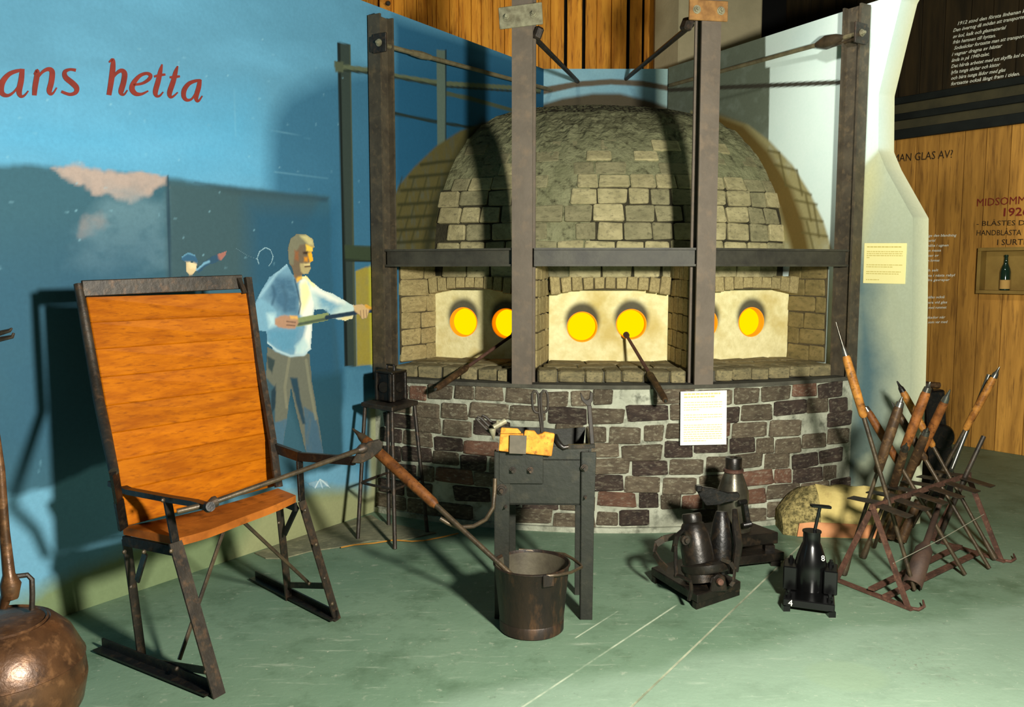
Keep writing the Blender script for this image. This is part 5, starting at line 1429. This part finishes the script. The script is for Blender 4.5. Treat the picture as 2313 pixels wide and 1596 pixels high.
for e_ in (ear0, ear1):
    v = (e_ - bc_); v.z = 0; v.normalize(); c_ = bc_ + v * 0.162 + Vector((0, 0, 0.262))
    m_ = MB(); m_.box(c_, (0.012, 0.05, 0.05), Matrix.Rotation(math.atan2(v.y, v.x), 3, 'Z')); m_.build('ear', 'bucket', bk, bevel=0.003)
hpts = [(1234, 1300, 3.29), (1262, 1298, 3.3), (1290, 1292, 3.36), (1314, 1280, 3.44), (1312, 1276, 3.46), (1295, 1262, 3.52), (1275, 1251, 3.56), (1235, 1246, 3.6), (1200, 1243, 3.6), (1172, 1241, 3.6)]
m_ = MB(); m_.tube([at(*h_) for h_ in hpts], 0.0065, 8); m_.build('bail', 'pipe_iron', bk, smooth=True)

# blowpipe standing in the bucket
def blowpipe(name, label, tip, foot, htop, hbot, r_rod=0.0095, r_h=0.021, hm='handle_wood', tipm='steel', tip_len=0.035, group=None, flare=False, cat='blowpipe'):
    tip = Vector(tip); foot = Vector(foot); d = (foot - tip).normalized(); L = (foot - tip).length
    root = thing(name, foot, label, cat, group)
    a_ = tip + d * (htop * L); b_ = tip + d * (hbot * L)
    m_ = MB(); pts = [b_ - d * 0.01, foot]; rr = [r_rod * 1.15, r_rod]
    if flare: pts = [b_ - d * 0.01, foot - d * 0.12, foot - d * 0.03, foot]; rr = [r_rod, r_rod, r_rod * 1.7, r_rod * 1.7]
    m_.tube(pts, rr, 10); m_.build('shaft', 'pipe_iron', root, smooth=True)
    ln = (b_ - a_).length
    m_ = MB(); m_.tube([a_, a_ + d * 0.02 * min(1, ln * 4), a_ + d * ln * 0.35, a_ + d * ln * 0.6, b_ - d * ln * 0.04, b_], [r_h * 0.75, r_h * 0.95, r_h * 1.02, r_h, r_h * 0.9, r_h * 0.6], 14); m_.build('handle', hm, root, smooth=True)
    m_ = MB(); m_.tube([a_ + d * 0.004, a_ - d * 0.02, a_ - d * min(0.045, htop * L * 0.5), tip], [r_h * 0.85, r_h * 0.72, r_h * 0.42, r_h * 0.16], 12); m_.build('mouthpiece', tipm, root, smooth=True)
    return root
blowpipe('blowpipe', 'blowpipe with wooden handle leaning from the bucket towards the chair arm', at(797, 968, 3.72), Vector((0.035, 3.337, 0.235)), 0.075, 0.52, 0.0105, 0.025, 'handle_wood', 'pipe_iron')
# irons resting in the furnace mouths
def hole_iron(label, a_, b_, hb_):
    a_ = Vector(a_); b_ = Vector(b_); d = (b_ - a_).normalized(); L = (b_ - a_).length
    root = thing('blowpipe', a_, label, 'blowpipe')
    m_ = MB(); m_.tube([a_ - d * 0.01, a_, a_ + d * 0.02, a_ + d * 0.04, b_ - d * 0.02], [0.006, 0.02, 0.019, 0.01, 0.0115], 10); m_.build('shaft', 'rust', root, smooth=True)
    m_ = MB(); h0 = a_ + d * L * hb_; m_.tube([h0, h0 + d * 0.03, b_ - d * 0.03, b_], [0.012, 0.021, 0.019, 0.015], 12); m_.build('handle', 'handle_dark', root, smooth=True)
    m_ = MB(); m_.tube([b_ - d * 0.005, b_ + d * 0.012], [0.009, 0.007], 10); m_.build('mouthpiece', 'steel', root, smooth=True)
hole_iron('iron pipe resting in the right hole of the middle furnace mouth', at(1414, 755, 5.36), at(1503, 904, 4.52), 0.62)
hole_iron('long dark iron pipe resting in the left furnace mouth beside the post', at(1164, 752, 5.38), at(985, 878, 4.80), 0.62)

# ================================================================== GLASS MOULDS ON THE FLOOR
def sp(o_, u, v): return (o_ + u), v
# front open press mould
f0 = atz(1575, 1378, 0.0); f1 = atz(1673, 1345, 0.0); f3 = atz(1470, 1312, 0.0)
pu = (f1 - f0); pv = (f3 - f0); pu.z = pv.z = 0
pm = thing('hinged_mould', f0, 'dark iron hinged bottle mould tilted on a plank base in front', 'mould')
up = Vector((0, 0, 1))
def PQ(u, v, z): return f0 + pu * u + pv * v + up * z
m_ = MB(); m_.prism([PQ(0, 0, 0.03), PQ(1, 0, 0.03), PQ(1, 1, 0.03), PQ(0, 1, 0.03)], (0, 0, 0.04)); m_.build('base_plank', 'mould_iron', pm, bevel=0.004)
for v in (0.02, 0.9):
    m_ = MB(); m_.prism([PQ(0, v, 0), PQ(1, v, 0), PQ(1, v + 0.08, 0), PQ(0, v + 0.08, 0)], (0, 0, 0.03)); m_.build('foot', 'mould_iron', pm)
cb_ = at(1594, 1284, 3.80)
tz = (at(1566, 1160, 3.86) - at(1584, 1280, 3.80)).normalized()
m_ = MB(); m_._lathe([(0.105, -0.012), (0.112, 0.0), (0.112, 0.025), (0.1, 0.035), (0.08, 0.04)], cb_, tz, 28, True); m_.build('mould_ring', 'mould_iron', pm, smooth=True)
m_ = MB(); m_._lathe([(0.074, -0.06), (0.074, 0.0), (0.073, 0.09), (0.068, 0.15), (0.056, 0.195), (0.05, 0.205), (0.044, 0.21), (0.047, 0.235), (0.042, 0.25), (0.026, 0.248)], at(1580, 1282, 3.79), tz, 26, True); m_.build('mould_half', 'mould_iron', pm, smooth=True)
h2 = at(1628, 1268, 3.86); tz2 = (at(1630, 1150, 3.9) - h2).normalized()
m_ = MB(); m_._lathe([(0.05, -0.05), (0.056, 0.0), (0.054, 0.1), (0.042, 0.18), (0.03, 0.225), (0.026, 0.235)], h2, tz2, 20, True); m_.build('mould_half', 'iron_black', pm, smooth=True)
side_ = pu.normalized()
m_ = MB(); prevs = [h2 + side_ * 0.05 + Vector((0, -0.05, -0.05)), h2 + side_ * 0.06 + tz2 * 0.1 + Vector((0, -0.045, 0)), h2 + side_ * 0.04 + tz2 * 0.17 + Vector((0, -0.04, 0)), h2 + side_ * 0.01 + tz2 * 0.23 + Vector((0, -0.02, 0))]
m_.tube(prevs, [0.02, 0.022, 0.02, 0.012], 8); m_.build('hinge_flange', 'mould_iron', pm, smooth=True)
m_ = MB(); m_.tube([at(1660, 1150, 3.86), at(1662, 1185, 3.82), at(1668, 1230, 3.8), at(1660, 1290, 3.78)], [0.012, 0.018, 0.02, 0.016], 8); m_.build('hinge_flange', 'mould_iron', pm, smooth=True)
def strap(pts, w, t, name, mat, upv=(0, 0, 1)):
    m_ = MB()
    P = [at(*p) for p in pts]
    for a_, b_ in zip(P[:-1], P[1:]): m_.bar(a_, b_, t, w, upv)
    return m_.build(name, mat, pm)
strap([(1528, 1210, 3.8), (1500, 1216, 3.82), (1482, 1228, 3.82), (1478, 1248, 3.8), (1490, 1268, 3.76), (1506, 1284, 3.72)], 0.03, 0.008, 'spring_strap', 'iron')
strap([(1630, 1262, 3.72), (1650, 1270, 3.7), (1660, 1285, 3.69), (1657, 1312, 3.68), (1650, 1322, 3.68)], 0.018, 0.008, 'spring_strap', 'iron')
m_ = MB(); m_.tube([at(1522, 1245, 3.74), at(1528, 1210, 3.73), at(1542, 1198, 3.74), at(1556, 1208, 3.75), at(1562, 1240, 3.77)], 0.013, 8); m_.build('lug', 'mould_iron', pm, smooth=True)
p = at(1545, 1218, 3.71); m_ = MB(); m_._lathe([(0.022, 0), (0.022, 0.02), (0.012, 0.02), (0.012, 0.035)], p, Vector((0.3, -0.9, 0.1)), 10, True); m_.build('hinge_bolt', 'iron', pm)
m_ = MB(); m_.tube([at(1524, 1300, 3.68), at(1535, 1300, 3.66), at(1560, 1312, 3.62), at(1562, 1330, 3.61), at(1556, 1355, 3.61)], 0.009, 8); m_.tube([at(1526, 1232, 3.72), at(1526, 1270, 3.70), at(1528, 1302, 3.67)], 0.009, 8); m_.build('clasp', 'mould_iron', pm, smooth=True)
p = at(1625, 1315, 3.68); m_ = MB(); m_.prism([p + Vector((-0.045, 0, -0.05)), p + Vector((0.045, 0.02, -0.05)), p + Vector((0.03, 0.015, 0.02)), p + Vector((0, 0.01, 0.035)), p + Vector((-0.03, 0, 0.02))], (0, 0.03, 0)); m_.build('bearing', 'mould_iron', pm, bevel=0.006)
m_ = MB(); m_._lathe([(0.016, 0), (0.014, 0.014)], p + Vector((0, -0.002, 0.005)), Vector((0.2, -1, 0.1)), 12, True); m_.build('pin', 'rust', pm)
m_ = MB(); m_._lathe([(0.05, 0), (0.055, 0.03), (0.05, 0.05), (0.03, 0.07)], PQ(0.6, 0.4, 0.07), up, 16, True); m_.build('pivot_block', 'iron_black', pm, smooth=True)

# rear bottle mould on double planks
g0 = atz(1640, 1262, 0.0); g1 = atz(1725, 1248, 0.0)
rm = thing('bottle_mould', atz(1680, 1255, 0), 'tall bottle-shaped iron mould with lever standing behind by the bricks', 'mould')
gu = (g1 - g0).normalized(); gv = Vector((-gu.y, gu.x, 0))
cR = at(1664, 1190, 4.33); cR.z = 0
def GQ(u, v, z): return Vector((cR.x, cR.y, 0)) + gu * u + gv * v + up * z
m_ = MB(); m_.prism([GQ(-0.2, -0.11, 0.1), GQ(0.15, -0.15, 0.1), GQ(0.13, 0.14, 0.1), GQ(-0.2, 0.14, 0.1)], (0, 0, 0.06)); m_.build('upper_plank', 'mould_iron', rm, bevel=0.004)
m_ = MB(); m_.prism([GQ(-0.2, -0.16, 0.025), GQ(0.15, -0.2, 0.025), GQ(0.13, 0.14, 0.025), GQ(-0.2, 0.14, 0.025)], (0, 0, 0.045)); m_.build('lower_plank', 'mould_iron', rm, bevel=0.004)
for u, v in ((0.11, -0.17), (-0.17, -0.14), (0.1, 0.11), (-0.17, 0.11)):
    m_ = MB(); m_.box(GQ(u, v, 0.0125), (0.05, 0.05, 0.025)); m_.build('foot', 'mould_iron', rm)
    m_ = MB(); m_.box(GQ(u * 0.9, v * 0.8, 0.085), (0.05, 0.05, 0.03)); m_.build('spacer', 'mould_iron', rm)
m_ = MB(); m_._lathe([(0.095, 0.16), (0.095, 0.175), (0.08, 0.185), (0.078, 0.28), (0.082, 0.32), (0.079, 0.365), (0.064, 0.41), (0.047, 0.455), (0.042, 0.465)], GQ(-0.03, 0, 0), up, 30, True); m_.build('mould_body', 'mould_steel', rm, smooth=True)
m_ = MB(); m_._lathe([(0.047, 0.46), (0.052, 0.464), (0.052, 0.477), (0.045, 0.481)], GQ(-0.03, 0, 0), up, 26, True); m_.build('neck_ring', 'rust', rm, smooth=True)
m_ = MB(); m_._lathe([(0.041, 0.475), (0.043, 0.535), (0.04, 0.54), (0.02, 0.54), (0.02, 0.515), (0.002, 0.515)], GQ(-0.03, 0, 0), up, 26, False); m_.build('neck', 'mould_iron', rm, smooth=True)
m_ = MB(); m_.prism([at(x_, y_, 4.16) for x_, y_ in ((1572, 1103), (1580, 1098), (1612, 1103), (1645, 1113), (1668, 1112), (1672, 1120), (1665, 1130), (1640, 1135), (1625, 1140), (1595, 1142), (1583, 1125))], (0, 0.02, 0)); m_.build('lever', 'iron_black', rm, bevel=0.003)
m_ = MB(); m_.box(at(1578, 1102, 4.15), (0.03, 0.04, 0.03)); m_.build('lever_end', 'iron_black', rm, bevel=0.004)
m_ = MB(); m_.bar(at(1682, 1130, 4.2), at(1692, 1190, 4.2), 0.024, 0.016, (0, 1, 0)); m_.tube([at(1668, 1135, 4.18), at(1686, 1132, 4.2)], 0.014, 8); m_.tube([at(1678, 1186, 4.2), at(1698, 1182, 4.2)], 0.016, 8); m_.build('clasp', 'iron_black', rm, bevel=0.003)

# small black mould with T handle
k0 = atz(1768, 1380, 0); k1 = atz(1885, 1396, 0); ku = (k1 - k0).normalized(); kv = Vector((-ku.y, ku.x, 0)); kw = (k1 - k0).length
bm_ = thing('black_press', (k0 + k1) / 2, 'glossy black small press mould with T-shaped handle beside the rack', 'mould')
def KQ(u, v, z): return k0 + ku * (u * kw) + kv * v + up * z
m_ = MB(); m_.prism([KQ(0, 0, 0.025), KQ(1, 0, 0.025), KQ(0.96, 0.3, 0.025), KQ(0.04, 0.3, 0.025)], (0, 0, 0.035)); m_.build('base_plate', 'black_paint', bm_, bevel=0.004)
for u, v in ((0.05, 0.02), (0.93, 0.02), (0.1, 0.27), (0.9, 0.27)):
    m_ = MB(); m_.box(KQ(u, v, 0.0125), (0.03, 0.035, 0.025)); m_.build('foot', 'black_paint', bm_)
for u in (0.1, 0.9):
    m_ = MB(); m_.box(KQ(u, 0.17, 0.115), (0.06, 0.12, 0.11), Matrix.Rotation(math.atan2(ku.y, ku.x), 3, 'Z')); m_.build('cheek', 'black_paint', bm_, bevel=0.005)
    for v in (0.08, 0.2):
        m_ = MB(); m_._lathe([(0.014, 0), (0.014, 0.012), (0.008, 0.012), (0.008, 0.024)], KQ(u, v if v > 0.1 else 0.05, 0.17 if v > 0.1 else 0.06), up, 8, True); m_.build('bolt', 'black_paint', bm_)
    pass
kc = KQ(0.5, 0.18, 0.06)
m_ = MB(); m_._lathe([(0.07, 0.0), (0.075, 0.06), (0.074, 0.1), (0.062, 0.15), (0.045, 0.2), (0.038, 0.215), (0.038, 0.26), (0.042, 0.262), (0.042, 0.268), (0.01, 0.268)], kc, up, 26, True); m_.build('mould_body', 'black_paint', bm_, smooth=True)
m_ = MB(); m_.tube([kc + up * 0.2, at(1852, 1146, kc.y + 0.0)], 0.008, 8); m_.build('handle_stem', 'black_paint', bm_)
hp = at(1854, 1143, kc.y); m_ = MB(); m_.box(hp, (0.095, 0.026, 0.013), (0, 0.12, 0.1)); m_.build('handle_bar', 'black_paint', bm_, bevel=0.003)
wt = text_mesh('8'); 
for v in wt.vertices: v.co = kc - ku * 0.0 + Vector((0.022, -0.0635, 0.148)) + Vector((v.co.x * 0.036, -0.004 + v.co.y * 0.012, v.co.y * 0.034)) - ROOT(bm_)
wt.materials.clear(); wt.materials.append(M['white_paint']); o_ = bpy.data.objects.new('painted_number', wt); COL.objects.link(o_); o_.parent = bm_
wt = text_mesh('4')
for v in wt.vertices: v.co = KQ(0.1, -0.0015, 0.03) + ku * (v.co.x * 0.04) + up * (v.co.y * 0.04) - ROOT(bm_)
wt.materials.clear(); wt.materials.append(M['white_paint']); o_ = bpy.data.objects.new('painted_number', wt); COL.objects.link(o_); o_.parent = bm_

# ================================================================== LOG
lg0 = atz(1792, 1212, 0); lg1 = atz(1992, 1217, 0); lu = (lg1 - lg0).normalized(); lv = Vector((-lu.y, lu.x, 0)); LL = (lg1 - lg0).length + 0.12
log = thing('wood_log', (lg0 + lg1) / 2, 'split pale wooden log with rough bark end lying against the wall', 'log')
prof_l = [(0.0, 0.0), (0.0, 0.11), (0.02, 0.17), (0.07, 0.235), (0.14, 0.265), (0.22, 0.25), (0.29, 0.19), (0.31, 0.1), (0.31, 0.0)]
def logseg(u0, u1, mat, name, s0=1.0, s1=1.0, z0=0.0):
    m_ = MB(); n_ = 10; vs = []; fs = []; k_ = len(prof_l)
    for i in range(n_ + 1):
        u = u0 + (u1 - u0) * i / n_; f = s0 + (s1 - s0) * (1 - (1 - i / n_) ** 2.2)
        for v, z in prof_l:
            w = 1 + 0.04 * math.sin(u * 23 + v * 31) * (1 if z > 0 else 0)
            vs.append(lg0 + lu * u + lv * (0.155 + (v - 0.155) * (0.55 + 0.45 * f)) + up * (z * f * w))
    for i in range(n_):
        for j in range(k_ - 1): fs.append((i * k_ + j, (i + 1) * k_ + j, (i + 1) * k_ + j + 1, i * k_ + j + 1))
        fs.append((i * k_ + k_ - 1, (i + 1) * k_ + k_ - 1, (i + 1) * k_, i * k_))
    fs += [tuple(range(k_ - 1, -1, -1)), tuple(n_ * k_ + j for j in range(k_))]
    return m_.add(vs, fs).build(name, mat, log, smooth=True)
logseg(-0.05, 0.15, 'bark', 'bark_end', 0.45, 0.98); logseg(0.15, LL, 'log_wood', 'trunk', 1.0, 0.98)
m_ = MB(); m_.prism([lg0 + lv * -0.004 + up * 0.004 + lu * 0.02, lg0 + lv * -0.004 + lu * LL + up * 0.004, lg0 + lv * -0.004 + lu * LL + up * 0.075, lg0 + lv * -0.004 + lu * 0.1 + up * 0.09, lg0 + lv * -0.004 + lu * 0.03 + up * 0.08], lv * 0.003); m_.build('split_face', 'log_pink', log)

# ================================================================== BLOWPIPE RACK
A0 = Vector((1.67, 3.81, 0.42)); A1 = Vector((2.44, 4.42, 0.42))
rk = thing('pipe_rack', (2.0, 4.05, 0), 'rusty iron trestle rack with notched plates holding the blowpipes', 'rack')
ru = (A1 - A0).normalized(); rv = Vector((-ru.y, ru.x, 0))
F1, F2 = atz(2052, 1376, 0), atz(1888, 1312, 0); F3 = atz(2262, 1268, 0); F4 = F3 + (F2 - F1)
def rbar(a_, b_, w=0.022, t=0.01, name='bar', mat='rust'):
    m_ = MB(); m_.bar(a_, b_, w, t, ru); m_.bar(a_ + ru * 0.006, b_ + ru * 0.006, t * 0.7, 0.018, ru); return m_.build(name, mat, rk)
for f_, a_ in ((F1, A0), (F2, A0), (F3, A1), (F4, A1)):
    rbar(f_ + up * 0.004, a_, 0.026, 0.006, 'leg')
for a_, b_ in ((F1, F2), (F3, F4)):
    m_ = MB(); d = (a_ - b_).normalized(); m_.bar(b_ + up * 0.01, a_ + d * 0.02 + up * 0.008, 0.026, 0.012)
    m_.tube([a_ + d * 0.0 + up * 0.008, a_ + d * 0.04 + ru * 0.02 + up * 0.01, a_ + d * 0.05 + ru * 0.05 + up * 0.02, a_ + d * 0.03 + ru * 0.075 + up * 0.035], [0.008, 0.008, 0.007, 0.004], 8); m_.build('floor_bar', 'rust', rk)
m_ = MB(); m_.bar(A0 - ru * 0.02, A1 + ru * 0.03, 0.012, 0.024); m_.build('ridge_bar', 'rust', rk)
m_ = MB(); m_.bar(lerp(F1, F2, 0.3) + up * 0.018, lerp(F3, F4, 0.3) + up * 0.018, 0.034, 0.01); m_.build('floor_rail', 'rust', rk)
for i in range(6):
    c_ = lerp(A0, A1, 0.06 + i * 0.175)
    for sg in (-1, 1):
        m_ = MB(); q_ = c_ + rv * sg * 0.012 + ru * (0.02 * sg)
        m_.prism([q_ + ru * -0.034, q_ + ru * 0.034, q_ + ru * (0.032 + 0.03 * sg) + rv * sg * 0.16 + up * (-0.012), q_ + ru * (-0.03 + 0.03 * sg) + rv * sg * 0.16 + up * (-0.012)], (0, 0, 0.005)); m_.build('notch_plate', 'iron', rk)
m_ = MB(); m_.tube([lerp(A0, F1, 0.55) + Vector((0, -0.012, 0)), lerp(lerp(A0, F1, 0.55), lerp(A1, F3, 0.45), 0.5) + Vector((0, -0.01, -0.01)), lerp(A1, F3, 0.45) + Vector((0, -0.012, 0))], 0.002, 5)
thing1(m_, 'tie_wire', 'wire', 'thin pale wire strung between the front legs of the rack', 'wire')
# pipes whose heads lean to the left
def lean(label, tip, foot, Y, ht, hb, hm, rr=0.0095, rh=0.02, tipm='steel', fl=False):
    blowpipe('blowpipe', label, at(*tip, Y), atz(*foot, 0.012), ht, hb, rr, rh, hm, tipm, flare=fl)
lean('longest blowpipe with yellow bamboo handle rising highest from the rack front', (1888, 727), (2066, 1332), 4.02, 0.125, 0.36, 'handle_yellow', rh=0.021)
lean('dark-handled blowpipe just right of the longest one, leaning left', (1953, 916), (2180, 1297), 4.26, 0.03, 0.36, 'handle_wood')
lean('blowpipe with short silver tip and blackened handle leaning left', (2014, 908), (2235, 1283), 4.42, 0.06, 0.36, 'handle_dark')
lean('blowpipe with mottled yellow handle and black tip leaning left', (2026, 860), (2248, 1262), 4.55, 0.06, 0.38, 'handle_yellow', tipm='iron_black', fl=True)
# heads leaning to the right, feet on the far side
lean('brown-handled blowpipe leaning right with foot beside the small press', (2038, 896), (1906, 1296), 3.98, 0.05, 0.42, 'handle_dark', rh=0.024, fl=True)
lean('blowpipe with plain orange-brown handle leaning right in the rack middle', (2101, 862), (1950, 1258), 4.12, 0.05, 0.38, 'handle_wood', rh=0.024, fl=True)
lean('reddish-handled blowpipe with bright metal cone leaning right', (2146, 880), (1995, 1205), 4.3, 0.07, 0.5, 'handle_wood', rh=0.023)
lean('dark blowpipe with metal cap standing lower beside the reddish one', (2096, 966), (1990, 1222), 4.2, 0.05, 0.6, 'handle_dark', rh=0.023)
lean('short black-handled blowpipe nearest the middle of the rack', (2048, 1000), (1975, 1235), 4.05, 0.06, 0.45, 'handle_dark', rh=0.021)
lean('rightmost blowpipe with tan handle and bright steel shaft', (2258, 828), (2060, 1190), 4.62, 0.06, 0.38, 'handle_yellow', rh=0.021)
m_ = MB(); m_.tube([at(2234, 846, 4.72), at(2150, 1058, 4.68)], 0.012, 10)
m_.tube([at(2150, 1058, 4.68), atz(2110, 1160, 0.012)], 0.012, 10)
thing1(m_, 'steel_tube', 'steel', 'bare shiny steel tube behind the rightmost blowpipe', 'tube', smooth=True)
m_ = MB(); m_.tube([at(2222, 985, 4.4), at(2178, 1080, 4.36), atz(2118, 1225, 0.01)], 0.012, 10)
thing1(m_, 'iron_rod', 'iron', 'short plain iron rod at the far end of the rack', 'rod', smooth=True)
# scoop and flat iron on the floor under the rack
sc = thing('iron_scoop', atz(2080, 1300, 0), 'brown half-round iron scoop standing under the rack', 'scoop')
m_ = MB(); pA = atz(2060, 1322, 0.03); pB = at(2118, 1150, 4.12); n_ = 14; vs = []; fs = []
d = (pB - pA).normalized(); sx = d.cross(up).normalized(); sy = sx.cross(d).normalized()
for i in range(n_ + 1):
    a = math.pi * (-0.15 + 1.3 * i / n_)
    for p, rad in ((pA, 0.044), (lerp(pA, pB, 0.45), 0.04), (lerp(pA, pB, 0.55), 0.016), (pB, 0.013)):
        vs.append(p + (sx * math.cos(a) + sy * math.sin(a)) * rad)
for i in range(n_):
    for j in range(3): fs.append((4 * i + j, 4 * i + 4 + j, 4 * i + 5 + j, 4 * i + 1 + j))
bm2 = m_.add(vs, fs).build('scoop_blade', 'scoop', sc, smooth=True); md = bm2.modifiers.new('thick', 'SOLIDIFY'); md.thickness = 0.006
m_ = MB(); m_.tube([lerp(pA, pB, 0.8), pB + (pB - pA) * 0.25], 0.013, 8); m_.build('scoop_shank', 'scoop', sc, smooth=True)
m_ = MB(); m_.bar(atz(1968, 1330, 0.034), atz(2168, 1232, 0.034), 0.03, 0.012); thing1(m_, 'flat_iron', 'rust', 'flat rusty iron bar on the floor crossing beneath the rack', 'bar')
for i, (x_, y_, x2, y2) in enumerate(((1988, 1190, 2030, 1150), (2010, 1212, 2050, 1120), (2035, 1220, 2075, 1130))):
    m_ = MB(); m_.tube([atz(x_, y_, 0.03), at(x2, y2, 4.5)], [0.03, 0.02], 10)
    thing1(m_, 'wooden_shaft', 'handle_dark', ('thick dark wooden tool handle lying deep under the rack, nearest the log', 'thick dark wooden tool handle under the rack, middle of three', 'thick dark wooden tool handle under the rack, nearest the scoop')[i], 'shaft', 'dark handles under the rack', smooth=True)

# machine standing in the dark behind the wall end
mc = thing('black_machine', Vector((2.95, 5.6, 0)), 'black cast-iron machine with crossbar and wheel behind the wall end', 'machine')
m_ = MB(); m_.bar(at(2112, 1000, 5.6), at(2105, 880, 5.6), 0.13, 0.1, (0, 1, 0)); m_.build('frame', 'iron_black', mc, bevel=0.01)
m_ = MB(); m_.bar(at(2118, 1060, 5.6), Vector((at(2118, 1060, 5.6).x, 5.6, 0.0)), 0.16, 0.12, (0, 1, 0)); m_.bar(at(2112, 1000, 5.6), at(2118, 1062, 5.6), 0.16, 0.12, (0, 1, 0)); m_.build('pedestal', 'iron_black', mc)
p = at(2122, 985, 5.5); m_ = MB(); m_._lathe([(0.03, -0.02), (0.03, 0.0), (0.075, 0.0), (0.085, 0.01), (0.085, 0.035), (0.075, 0.045), (0.03, 0.045)], p, Vector((0.1, -1, 0)), 22, True); m_.build('wheel', 'iron_black', mc, smooth=True)
m_ = MB(); m_.tube([at(2072, 865, 5.58), at(2095, 868, 5.56), at(2122, 870, 5.56)], 0.02, 10); m_.build('crossbar', 'handle_dark', mc, smooth=True)
m_ = MB(); m_.tube([at(2097, 868, 5.58), at(2104, 890, 5.6)], 0.022, 8); m_.build('spindle', 'iron_black', mc)

# ================================================================== POT AND IRONS AT THE LEFT EDGE
pc = Vector((-1.62, 2.55, 0))
pot = thing('round_pot', pc, 'big rounded brown iron pot at the left edge of the picture', 'pot')
m_ = MB(); m_._lathe([(0.12, 0.0), (0.19, 0.04), (0.235, 0.12), (0.25, 0.2), (0.242, 0.28), (0.21, 0.35), (0.165, 0.395), (0.15, 0.402), (0.142, 0.398), (0.13, 0.404), (0.05, 0.41), (0.001, 0.411)], pc, up, 48, True); m_.build('pot_body', 'pot', pot, smooth=True)
m_ = MB()
for a in (0,): m_._lathe([(0.2425, 0.268), (0.247, 0.272), (0.2425, 0.278)], pc, up, 48, False)
m_.build('seam_band', 'pot', pot, smooth=True)
m_ = MB(); m_._lathe([(0.135, 0.402), (0.14, 0.408), (0.145, 0.402)], pc, up, 40, False); m_.build('lid_rim', 'pot', pot, smooth=True)
li = thing('long_iron', pc + Vector((-0.03, -0.05, 0.41)), 'tall brown iron with bulbous socket standing on the round pot', 'iron')
pb = at(22, 1345, 2.56); ptop = at(-14, 960, 2.56)
m_ = MB(); m_.tube([at(8, 1372, 2.56), at(12, 1352, 2.56), pb, at(24, 1318, 2.56), at(20, 1296, 2.56), at(10, 1200, 2.56), at(0, 1060, 2.56), ptop], [0.012, 0.016, 0.026, 0.03, 0.018, 0.015, 0.014, 0.013], 12); m_.build('shaft', 'pot', li, smooth=True)
m_ = MB(); m_.tube([at(30, 1302, 2.6), at(62, 1298, 2.62), at(72, 1308, 2.62), at(73, 1340, 2.62), at(72, 1376, 2.62)], 0.0085, 8)
thing1(m_, 'bent_iron', 'iron', 'bent iron handle beside the socket on top of the round pot', 'iron', smooth=True)
fk = thing('fork_iron', at(-40, 760, 2.6), 'two-pronged iron fork poking in from the left edge', 'fork')
m_ = MB(); m_.tube([at(-60, 760, 2.6), at(0, 752, 2.6), at(22, 746, 2.6), at(27, 741, 2.6)], [0.008, 0.008, 0.006, 0.003], 8); m_.build('prong', 'iron', fk, smooth=True)
m_ = MB(); m_.tube([at(-60, 766, 2.6), at(0, 766, 2.6), at(28, 760, 2.6), at(31, 752, 2.6)], [0.008, 0.008, 0.006, 0.004], 8); m_.build('prong', 'iron', fk, smooth=True)
m_ = MB(); e_ = at(-60, 763, 2.6); m_.tube([e_, Vector((e_.x - 0.12, e_.y, 1.2)), Vector((e_.x - 0.16, e_.y, 0.0))], 0.01, 8); m_.build('shaft', 'iron', fk, smooth=True)
